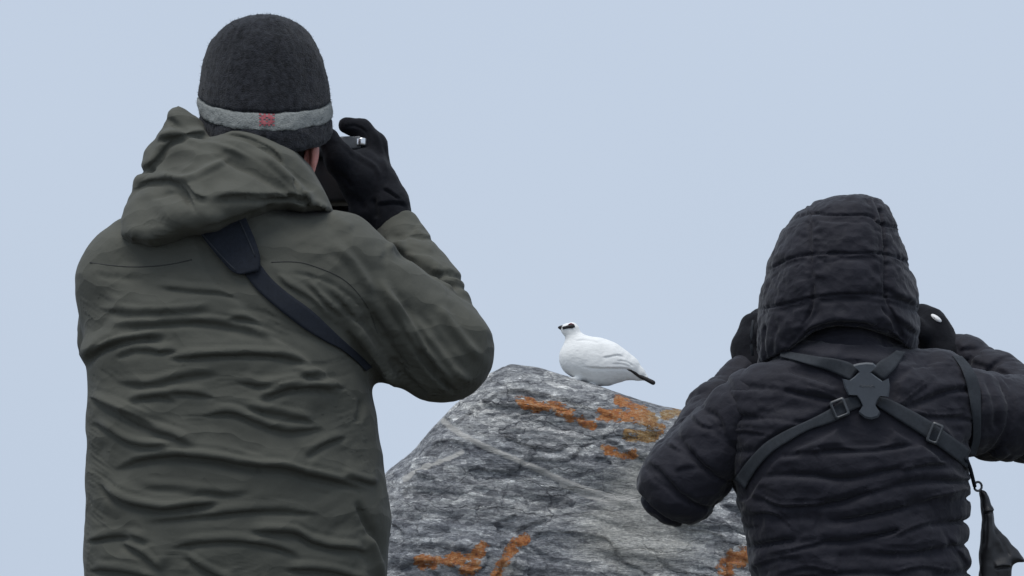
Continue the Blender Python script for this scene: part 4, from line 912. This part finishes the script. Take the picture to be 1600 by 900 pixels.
def build_black_person():
    cx, cy = P(1340, 700, YW)[0], YW
    t = thing('person', (cx, cy, gz(cx, cy)), 'person in black quilted puffer jacket with hood up seen from behind', 'person')
    px = lambda r, Y=YW: PR(r, Y)
    V = Vol(P(1085, 1130, YW) - [0, 0.24, 0], P(1580, 470, YW) + [0, 0.26, 0], 0.007)
    rows = [(575, 1190, 1480), (600, 1150, 1500), (650, 1138, 1512), (700, 1138, 1516), (760, 1146, 1516), (800, 1155, 1507), (860, 1166, 1509), (900, 1173, 1514), (1000, 1176, 1530), (1110, 1180, 1545)]
    ry = [0.09, 0.105, 0.125, 0.135, 0.135, 0.13, 0.13, 0.135, 0.145, 0.155]
    V.d = V.loft(rows_px(rows, YW, ry), 2.3)
    V.add(V.cone(P(1198, 630, YW), P(1462, 620, YW), px(58), px(62), 0.95), 0.04)
    V.add(V.cone(P(1455, 598, YW), P(1478, 640, YW), px(56), px(50)), 0.04)
    V.add(V.cone(P(1320, 600, YW), P(1325, 535, YW + 0.03), px(104), px(86), 0.9), 0.06)
    hem = P(1350, 1075, YW)[2]; V.cut(V.Z - np.float32(hem), 0.02)
    me = vol_mesh('jacket', V, 1, 3); co, no = get_co(me), get_no(me); u, v = proj(co); uv = np.stack([u, v], 1)
    face = np.clip(-no[:, 1] * 1.7 + 0.3, 0, 1)
    sm = [R8(p) for p in ([(300, -60), (700, -40), (1100, -20), (1500, -60)], [(300, 45), (600, 40), (800, 70), (1000, 90), (1200, 60), (1500, 40)], [(300, 140), (600, 147), (760, 180), (900, 205), (1080, 230), (1200, 200), (1330, 155), (1500, 150)], [(300, 255), (600, 262), (740, 280), (1000, 300), (1140, 270), (1300, 262), (1500, 285)], [(300, 400), (490, 392), (640, 402), (860, 390), (1000, 385), (1150, 368), (1240, 355), (1500, 360)],
                               [(300, 510), (500, 492), (740, 482), (900, 500), (1050, 472), (1200, 452), (1500, 440)], [(300, 590), (520, 572), (650, 602), (850, 600), (1000, 552), (1200, 512), (1500, 510)], [(300, 700), (530, 690), (700, 655), (850, 668), (1000, 645), (1200, 602), (1500, 560)], [(300, 790), (530, 765), (700, 738), (850, 748), (950, 745), (1150, 692), (1500, 650)], [(300, 900), (560, 875), (700, 822), (900, 800), (1100, 800), (1250, 775), (1500, 740)],
                               [(300, 990), (600, 930), (800, 880), (1000, 868), (1200, 880), (1500, 850)], [(300, 1080), (700, 1020), (1000, 990), (1500, 980)], [(300, 1180), (1500, 1100)], [(300, 1290), (1500, 1220)])]
    D = quilt(u, v, sm, 0.005, 45, 5) * face
    pin = seam_pin(u, v, sm, 2.4, 41, 0.2)
    for ln in ([(1340, 627), (1310, 640), (1264, 665), (1225, 683), (1195, 702), (1155, 756)], [(1371, 627), (1428, 661), (1461, 678), (1514, 718)], [(1250, 562), (1290, 572), (1335, 588)], [(1370, 590), (1395, 570), (1410, 556)], [(1353, 575), (1353, 610), (1353, 650)]):
        pin = np.maximum(pin, near_line(uv, ln, 13 if ln[0][0] != 1353 else 34, 0.75))
    W = [(R8([(720, 405), (860, 392), (1000, 386), (1150, 366)]), 6, 6), (R8([(430, 330), (500, 320), (600, 330)]), 7, 4), (R8([(660, 610), (850, 602), (1000, 552), (1100, 530)]), 7, 7), (R8([(560, 570), (650, 610), (760, 610)]), 7, 5), (R8([(860, 660), (1000, 645), (1180, 605)]), 7, 6), (R8([(900, 745), (1050, 740), (1180, 690), (1280, 660)]), 8, 6), (R8([(600, 800), (720, 772), (860, 740)]), 7, 5), (R8([(1080, 480), (1200, 452), (1330, 440)]), 6, 5), (R8([(1200, 590), (1320, 560), (1400, 545)]), 6, 5),
         (R8([(730, 150), (800, 165), (880, 200)]), 6, 5), (R8([(1100, 230), (1160, 180), (1240, 120)]), 8, 5), (R8([(1150, 235), (1250, 260), (1380, 250)]), 6, 4), (R8([(620, 880), (760, 850), (900, 880)]), 9, 5), (R8([(520, 860), (620, 820), (740, 800)]), 8, 5), (R8([(1000, 780), (1150, 790), (1300, 760)]), 8, 5), (R8([(1280, 720), (1340, 800), (1390, 870)]), 9, 4), (R8([(520, 640), (620, 640), (700, 700)]), 8, 4), (R8([(1060, 880), (1200, 850), (1340, 870)]), 9, 5), (R8([(430, 60), (420, 200), (425, 330), (440, 470)]), 5, 7, 'g'), (R8([(1415, 60), (1420, 200), (1410, 330), (1405, 470)]), 6, 9, 'g'), (R7([(800, 610), (920, 600), (1050, 620)]), 6, 4), (R7([(720, 720), (820, 740), (900, 790)]), 6, 4)]
    D += folds(uv, W) * face
    D += 0.0045 * fbm(np.stack([co[:, 0] * 10, co[:, 1] * 10, co[:, 2] * 24], 1), 3, 8) + 0.0012 * fbm(np.stack([co[:, 0] * 45, co[:, 1] * 45, co[:, 2] * 60], 1), 2, 9)
    D -= 0.003
    set_co(me, cloth(me, co, no, D, 0.07 * face, 0.045 * face, 80, -0.012, 0.018, 0.025, 0.00012, pin=pin * face, pinz=-0.006, hold=0.02, crisp=0.8))
    def stitch(m_, lines, wd, dep, floor=0.3):
        c2, n2 = get_co(m_), get_no(m_); uu, vv = proj(c2); f3 = np.clip(-n2[:, 1] * 2 + floor, 0, 1)
        set_co(m_, c2 + n2 * (folds(np.stack([uu, vv], 1), [(l, wd, dep, 'g') for l in lines]) * f3)[:, None])
    stitch(me, [w_[0] for w_ in W], 4.0, 3.5)
    jacket = obj('jacket', me, 'black_quilt', t)
    # sleeves
    def sleeve(prims, lo, hi, seed, strokes, spacing=0.062):
        pts = np.array([p[i] for p in prims for i in (0, 1)]); V = Vol(pts.min(0) - 0.12, pts.max(0) + 0.12, 0.007)
        for p in prims: V.add(V.cone(p[0], p[1], p[2], p[3]), p[4])
        me = vol_mesh('sleeve', V, 1, 3); co, no = get_co(me), get_no(me); u, v = proj(co)
        # distance run along the arm -> cross baffles
        best = np.full(len(co), 9e9); run = np.zeros(len(co)); acc = 0
        for p in prims:
            a, b = np.array(p[0]), np.array(p[1]); ba = b - a; L = np.linalg.norm(ba); tt = np.clip(((co - a) @ ba) / L ** 2, -0.5, 1.5); d = np.linalg.norm(co - a - np.clip(tt, 0, 1)[:, None] * ba, axis=1)
            m = d < best; best[m] = d[m]; run[m] = acc + tt[m] * L; acc += L
        ph = run / spacing + 0.25 * vnoise(co * 9, seed); D = 0.006 * np.abs(np.sin(math.pi * ph)) ** 0.6; pin = np.exp(-(np.abs(np.sin(math.pi * ph)) / 0.16) ** 2) * np.clip(0.45 + 0.8 * vnoise(co * 14, seed + 9), 0, 1)
        near = np.exp(-(np.abs(np.sin(math.pi * ph)) / 0.25) ** 2)
        D += 0.0022 * near * vnoise(co * 75, seed + 4) + 0.004 * fbm(co * 17, 3, seed + 1) - 0.005
        D += folds(np.stack([u, v], 1), strokes) * np.clip(-no[:, 1] * 2 + 0.3, 0, 1)
        set_co(me, cloth(me, co, no, D, np.full(len(co), 0.06), np.full(len(co), 0.06), 80, -0.012, 0.016, 0.03, 0.0001, pin=pin, pinz=-0.005, hold=0.02, crisp=0.7)); return obj('sleeve', me, 'black_quilt', jacket), me
    g = lambda a, b, dy: P(a, b, YW + dy)
    sl1 = [(g(1172, 630, 0.0), g(1064, 750, 0.04), px(54), px(69), 0.0), (g(1064, 750, 0.04), g(1120, 640, 0.16), px(60), px(48), 0.015), (g(1120, 640, 0.16), g(1172, 572, 0.22), px(48), px(34), 0.02)]
    sleeve(sl1, 0, 0, 11, [(R8([(200, 370), (260, 400), (330, 400)]), 7, 4), (R8([(230, 480), (310, 460), (400, 470)]), 8, 5), (R8([(290, 250), (340, 300), (420, 300)]), 8, 4), (R8([(110, 440), (180, 520), (260, 560)]), 9, 4), (R8([(340, 230), (400, 260), (425, 330)]), 7, 5, 'g'), (R8([(150, 400), (240, 300), (340, 215)]), 7, 5, 'g')])
    sl2 = [(g(1488, 640, 0.01), g(1640, 655, 0.08), px(68), px(72), 0.0), (g(1640, 650, 0.09), g(1560, 590, 0.19), px(56), px(44), 0.015), (g(1560, 590, 0.19), g(1500, 552, 0.24), px(42), px(38), 0.02)]
    sleeve(sl2, 0, 0, 19, [(R8([(1440, 110), (1480, 200), (1500, 330)]), 8, 5, 'g'), (R8([(1500, 120), (1540, 200), (1540, 330)]), 8, 4, 'g'), (R8([(1450, 420), (1500, 440), (1560, 410)]), 8, 4), (R7([(1350, 690), (1450, 720), (1560, 760)]), 6, 5), (R7([(1340, 660), (1400, 650), (1440, 690)]), 7, 4)], 0.066)
    # hood
    V = Vol(P(1140, 600, YW) - [0, 0.17, 0], P(1475, 285, YW) + [0, 0.28, 0], 0.006)
    rows = [(303, 1312, 1352), (306, 1290, 1368), (312, 1268, 1380), (325, 1246, 1390), (350, 1224, 1401), (400, 1200, 1416), (450, 1186, 1431), (500, 1181, 1436), (540, 1180, 1434), (580, 1184, 1430)]
    ry = [0.045, 0.07, 0.088, 0.105, 0.123, 0.142, 0.15, 0.15, 0.145, 0.135]
    V.d = V.loft(rows_px(rows, YW + 0.05, ry), 2.15)
    cut = np.array([P(a, b, YW - 0.06) for a, b in ((1150, 562), (1176, 560), (1226, 558), (1250, 538), (1275, 519), (1300, 513), (1345, 513), (1400, 526), (1428, 552), (1460, 560))])
    zc = np.interp(V.X.ravel(), cut[:, 0], cut[:, 2]).astype(np.float32)[:, None, None]
    V.cut(V.Z - (zc - 0.35 * np.maximum(V.Y - np.float32(YW), 0)), 0.02)
    fo = P(1310, 450, YW + 0.2); V.cut(V.ell(fo, (0.105, 0.14, 0.145)), 0.02)
    me3 = vol_mesh('hood', V, 1, 3); co, no = get_co(me3), get_no(me3); u, v = proj(co); uv = np.stack([u, v], 1)
    hs = [R7(p) for p in ([(450, 40), (800, 20), (1050, 30), (1300, 60)], [(450, 200), (650, 170), (760, 132), (850, 140), (1000, 142), (1050, 178), (1300, 220)], [(450, 410), (570, 368), (680, 312), (780, 292), (920, 290), (1060, 292), (1180, 335), (1300, 370)], [(450, 540), (545, 512), (680, 486), (780, 462), (900, 452), (1050, 455), (1190, 500), (1300, 540)], [(450, 740), (600, 700), (740, 590), (900, 560), (1060, 575), (1140, 640), (1300, 700)])]
    face = np.clip(-no[:, 1] * 1.6 + 0.7, 0, 1)
    D = quilt(u, v, hs, 0.004, 60, 15, 0.0015) * face
    pin = seam_pin(u, v, hs, 2.2, 43, 0.7)
    for ln in ([(740, 60), (762, 120), (765, 270), (772, 490), (700, 620)], [(1000, 60), (1045, 150), (1058, 300), (1062, 460), (1130, 600)]):
        r = along(uv, R7(ln), 40)
        if r: 
            sel, s_, t_ = r; pk = vnoise(np.stack([v[sel] / 7.0, u[sel] / 40, u[sel] * 0], 1), 91)
            pin[sel] = np.maximum(pin[sel], 0.9 * np.exp(-(s_ / 1.9) ** 2))
            D[sel] += (-0.004 * np.exp(-(np.abs(s_) / 7) ** 1.2) + 0.0028 * pk * np.exp(-(s_ / 14) ** 2)) * face[sel]
    W = [(R7([(1040, 470), (1100, 530), (1190, 600)]), 7, 6), (R7([(1060, 400), (1110, 440), (1180, 470)]), 7, 5), (R7([(690, 660), (740, 590), (800, 560), (900, 545), (1040, 560)]), 8, 5), (R7([(770, 300), (800, 290), (830, 300)]), 5, 4), (R7([(540, 520), (560, 600), (550, 690)]), 5, 5, 'g'), (R7([(590, 540), (580, 620), (585, 695)]), 5, 6, 'g'), (R7([(640, 540), (620, 620), (610, 690)]), 6, 3, 'g'), (R7([(700, 330), (740, 300), (790, 290)]), 5, 3)]
    D += folds(uv, W) * face + 0.003 * fbm(co * 22, 3, 6) + 0.001 * fbm(co * 60, 2, 16) - 0.006
    set_co(me3, cloth(me3, co, no, D, 0.04 * face, 0.035 * face, 80, -0.012, 0.010, 0.03, 0.0001, pin=pin * face * 0.95, pinz=-0.006, hold=0.02, crisp=0.7))
    stitch(me3, hs[1:4] + [R7(q) for q in ([(740, 60), (762, 120), (765, 270), (772, 490), (700, 620)], [(1000, 60), (1045, 150), (1058, 300), (1062, 460), (1130, 600)])], 3.4, 5.0)
    hood = obj('hood', me3, 'black_quilt', jacket)
    pip = [P(a, b, YW + 0.07) for a, b in ((1177, 500), (1176, 512), (1174, 525), (1174, 540), (1176, 556))]
    obj('piping', tube_mesh('piping', pip, 0.0025, 8), 'grey_webbing', hood)
    # face inside the hood
    hc = P(1310, 430, YW + 0.11); bme, H = head_mesh(hc, 0.072, 0.092, 0.112, math.radians(-4), P(1320, 575, YW + 0.02), False)
    body = obj('body', bme, 'skin', t)
    for sx in (-1, 1):
        bm = bmesh.new(); bmesh.ops.create_uvsphere(bm, u_segments=16, v_segments=10, radius=0.012)
        bm.transform(Matrix.Translation(Vector(H(sx * 0.032, 0.078, 0.0)))); obj('eye', bm_mesh('eye', bm), 'eye_white', body)
    # gloves either side of the hood, on the binoculars
    r = lambda q: PR(q, YW + 0.25)
    pr = [(g(1474, 556, 0.235), g(1456, 522, 0.25), r(33), r(28), 0.01), (g(1456, 522, 0.25), g(1440, 500, 0.27), r(30), r(26), 0.02), (g(1462, 505, 0.235), g(1458, 499, 0.25), r(17), r(18), 0.01), (g(1440, 520, 0.22), g(1415, 490, 0.22), r(16), r(12), 0.01)]
    for q in range(4): pr += [(g(1440, 492 + 9 * q, 0.29 + 0.018 * q), g(1415, 484 + 9 * q, 0.31 + 0.018 * q), r(15), r(13), 0.006), (g(1415, 484 + 9 * q, 0.31 + 0.018 * q), g(1392, 496 + 8 * q, 0.31 + 0.018 * q), r(13), r(10), 0.006)]
    go, gme = glove('glove', t, pr, seed=21)
    gt = bvh(gme); bm = bmesh.new(); cen = (1463, 497); vs_ = []
    ring = [(cen[0] + 9 * math.cos(a) * 0.92 + 4 * math.sin(a) * 0.1, cen[1] + 4.6 * math.sin(a) + 4.5 * math.cos(a)) for a in np.linspace(0, 2 * math.pi, 24, endpoint=False)]
    def ong(a, b, off):
        h = cast(gt, a, b); d = P(a, b, 1) - CAM; d /= np.linalg.norm(d); tt = h[2] if h[0] is not None else np.linalg.norm(P(a, b, YW + 0.21) - CAM)
        return CAM + d * (tt - off)
    up = [bm.verts.new(ong(a, b, 0.0018)) for a, b in ring]; dn = [bm.verts.new(ong(a, b, -0.001)) for a, b in ring]
    bm.faces.new(up); bm.faces.new(dn[::-1])
    for i in range(24): bm.faces.new((up[i], dn[i], dn[(i + 1) % 24], up[(i + 1) % 24]))
    obj('emblem', bm_mesh('emblem', bm), 'white_print', go)
    pr = [(g(1176, 575, 0.215), g(1172, 545, 0.235), r(30), r(27), 0.01), (g(1172, 545, 0.235), g(1180, 512, 0.25), r(27), r(25), 0.02), (g(1185, 525, 0.21), g(1210, 495, 0.215), r(16), r(12), 0.01)]
    for q in range(4): pr += [(g(1184, 498 + 9 * q, 0.27 + 0.018 * q), g(1206, 486 + 9 * q, 0.30 + 0.018 * q), r(15), r(13), 0.006), (g(1206, 486 + 9 * q, 0.30 + 0.018 * q), g(1230, 497 + 8 * q, 0.31 + 0.018 * q), r(13), r(10), 0.006)]
    glove('glove', t, pr, seed=23)
    legs_and_boots(t, cx, cy, hem + 0.02, 0.185, 0.135)
    # binoculars in front of the face
    bc = P(1312, 505, YW + 0.36)
    bt = thing('binoculars', bc - np.array([0, 0, 0.03]), 'dark binoculars held up to the face of the hooded person', 'binoculars')
    for sx in (-1, 1):
        a = bc + [sx * 0.034, -0.10, 0]; b = bc + [sx * 0.04, 0.06, 0]
        br = obj('barrel', lathe_mesh('barrel', a, b, [(0, 0.017), (0.12, 0.018), (0.16, 0.022), (0.5, 0.026), (0.8, 0.029), (1, 0.029)], 32), 'camera_black', bt)
        obj('front_glass', lathe_mesh('front_glass', b - [0, 0.002, 0], b + [0, 0.001, 0], [(0, 0.025), (1, 0.024)], 28), 'lens_glass', br)
    obj('bridge', box_mesh('bridge', bc + [0, -0.01, 0], (0.07, 0.07, 0.02), None, 0.005), 'camera_black', bt)
    obj('focus_wheel', lathe_mesh('focus_wheel', bc + [0, -0.045, 0.012], bc + [0, -0.02, 0.012], [(0, 0.010), (0.1, 0.011), (0.9, 0.011), (1, 0.010)], 24), 'camera_grey', bt)
    # harness on the back
    jt = bvh(me, *[c.data for c in jacket.children if c.name.startswith('sleeve')]); j0 = bvh(me)
    ht = thing('harness', P(1353, 610, YW - 0.15), 'dark strap harness with grey back plate worn over the black quilted jacket', 'harness')
    pl = RB([(462, 122), (500, 112), (545, 107), (590, 110), (612, 128), (590, 150), (570, 168), (612, 200), (652, 228), (690, 210), (697, 255), (694, 300), (688, 330), (640, 325), (620, 350), (605, 385), (620, 408), (637, 432), (622, 460), (580, 473), (540, 465), (497, 432), (512, 410), (525, 390), (508, 352), (485, 320), (432, 318), (412, 280), (400, 245), (393, 212), (440, 222), (475, 195), (505, 165), (485, 142)])
    cc = RB([(548, 265)])[0]; h = cast(j0, *cc); d0 = min([cast(j0, a, b)[2] or 9 for a, b in pl + [cc]]) - 0.006
    bm = bmesh.new()
    def at(a, b, off): d = P(a, b, 1) - CAM; d /= np.linalg.norm(d); return CAM + d * (d0 - off)
    lay = []
    for sc, off in ((1.0, -0.006), (1.0, 0.003), (0.93, 0.0055)):
        lay.append([bm.verts.new(at(cc[0] + (a - cc[0]) * sc, cc[1] + (b - cc[1]) * sc, off)) for a, b in pl])
    n = len(pl)
    for l0, l1 in zip(lay, lay[1:]):
        for i in range(n): bm.faces.new((l0[i], l0[(i + 1) % n], l1[(i + 1) % n], l1[i]))
    bm.faces.new(lay[-1]); bm.faces.new(lay[0][::-1]); obj('back_plate', bm_mesh('back_plate', bm), 'plate_rubber', ht, smooth=False)
    mk = [at(a, b, 0.0057) for a, b in RB([(505, 262), (515, 250), (525, 268), (535, 252), (548, 266), (560, 252), (572, 268), (584, 254), (600, 266)])]
    obj('embossed_mark', tube_mesh('embossed_mark', mk, 0.0006, 6), 'buckle_plastic', ht)
    def strap(a, b, tree=j0, off=0.003): return obj('strap', ribbon('strap', tree, a, b, off, 0.003, 7, 5, 10), 'grey_webbing', ht)
    strap(RB([(498, 150), (440, 108), (340, 82), (240, 70), (120, 50), (0, 30)]), RB([(446, 222), (370, 186), (280, 150), (200, 128), (110, 100), (-5, 70)]), j0, 0.006)
    strap(RB([(572, 168), (625, 105), (690, 66), (740, 30)]), RB([(652, 224), (720, 160), (770, 90), (800, 40)]), j0, 0.006)
    ll = strap([(1340, 619), (1320, 623), (1295, 640), (1264, 656), (1225, 674), (1192, 695), (1165, 724), (1148, 748)], [(1348, 635), (1328, 643), (1305, 658), (1264, 672), (1232, 690), (1205, 708), (1180, 736), (1164, 764)])
    lr = strap([(1374, 620), (1391, 624), (1428, 643), (1457, 660), (1479, 676), (1500, 691), (1514, 702)], [(1368, 633), (1391, 648), (1440, 679), (1464, 696), (1486, 712), (1500, 723), (1512, 734)])
    strap([(1488, 556), (1500, 572), (1508, 592), (1514, 618), (1518, 645), (1520, 668), (1519, 692), (1512, 712)], [(1503, 556), (1517, 572), (1527, 590), (1532, 612), (1533, 640), (1533, 668), (1531, 692), (1524, 714)], jt, 0.003)
    for (c_, w_, h_, ang, par) in (((1312, 638), 25, 30, -22, ll), ((1461, 677), 20, 33, 22, lr)):
        base = min([x for x in [cast(bvh(par.data), c_[0] + a, c_[1] + b)[2] for a in (-9, 0, 9) for b in (-9, 0, 9)] if x]) - 0.001
        bm = bmesh.new(); ca, sa = math.cos(math.radians(ang)), math.sin(math.radians(ang))
        def corner(hw, hh, rr, off):
            out = []
            for (qx, qy, a0) in ((1, 1, 0), (-1, 1, 90), (-1, -1, 180), (1, -1, 270)):
                for k in range(4):
                    a = math.radians(a0 + 30 * k); x = qx * (hw - rr) + rr * math.cos(a); y = qy * (hh - rr) + rr * math.sin(a)
                    p = (c_[0] + ca * x - sa * y, c_[1] + sa * x + ca * y); d = P(*p, 1) - CAM; d /= np.linalg.norm(d); out.append(bm.verts.new(CAM + d * (base - off)))
            return out
        o0, o1 = corner(w_ / 2, h_ / 2, 4, -0.003), corner(w_ / 2, h_ / 2, 4, 0.004); i0, i1 = corner(w_ / 2 - 4.2, h_ / 2 - 4.2, 2.5, -0.003), corner(w_ / 2 - 4.2, h_ / 2 - 4.2, 2.5, 0.004)
        for i in range(16):
            j = (i + 1) % 16
            for q in ((o0[i], o0[j], o1[j], o1[i]), (o1[i], o1[j], i1[j], i1[i]), (i1[i], i1[j], i0[j], i0[i]), (i0[i], i0[j], o0[j], o0[i])): bm.faces.new(q)
        bmesh.ops.bevel(bm, geom=[e for e in bm.edges if e.verts[0] in set(o1) and e.verts[1] in set(o1)], offset=0.001, segments=2, affect='EDGES')
        obj('buckle', bm_mesh('buckle', bm), 'buckle_plastic', ht)
    # pouch hanging from the harness
    pt = thing('pouch', P(1560, 900, YW), 'limp black cloth pouch hanging by a cord beside the puffer jacket', 'pouch')
    YP = YW + 0.0
    pp = [(1530, 764), (1540, 768), (1549, 790), (1554, 806), (1553, 815), (1560, 828), (1580, 852), (1606, 880), (1590, 879), (1581, 884), (1579, 905), (1578, 935), (1566, 960), (1540, 962), (1531, 930), (1530, 880), (1532, 840), (1534, 815), (1533, 785)]
    V = Vol(P(1515, 980, YP) - [0, 0.05, 0], P(1620, 750, YP) + [0, 0.05, 0], 0.003)
    q = [P(a, b, YP) for a, b in pp]; d2 = V.poly([(p[0], p[2]) for p in q]); inn = np.clip(-d2 / 0.02, 0, 1); th = 0.004 + 0.016 * np.sqrt(1 - (1 - inn) ** 2)
    V.d = np.maximum(d2, (np.abs(V.Y - YP) - th) * 0.7).astype(np.float32)
    pm = vol_mesh('bag', V, 1, 2); co, no = get_co(pm), get_no(pm); u, v = proj(co)
    RP = reg(0, 0, 1480, 700, 4.5)
    D = folds(np.stack([u, v], 1), [(RP([(290, 420), (300, 560), (290, 760)]), 6, 4, 'r'), (RP([(330, 560), (390, 650), (450, 780)]), 5, 4, 'g'), (RP([(260, 460), (300, 450), (330, 450)]), 4, 4), (RP([(330, 850), (390, 835), (450, 840)]), 5, 5), (RP([(350, 540), (430, 640), (520, 760)]), 4, 3, 'r')]) + 0.0015 * fbm(co * 40, 2, 2)
    set_co(pm, co + no * D[:, None]); obj('bag', pm, 'camera_black', pt)
    cy_ = YW - 0.045
    obj('cord', tube_mesh('cord', [P(a, b, y) for a, b, y in ((1510, 716, cy_ - 0.03), (1516, 732, cy_ - 0.005), (1520, 748, cy_ + 0.02), (1523, 760, cy_ + 0.035))], 0.0035, 8), 'black_webbing', pt)
    rc = (1528, 760); ringp = [P(rc[0] + 6 * math.cos(a), rc[1] + 7 * math.sin(a), YW - 0.006) for a in np.linspace(0, 2 * math.pi, 17)]
    obj('ring', tube_mesh('ring', ringp, 0.0021, 8), 'buckle_plastic', pt)
build_black_person()
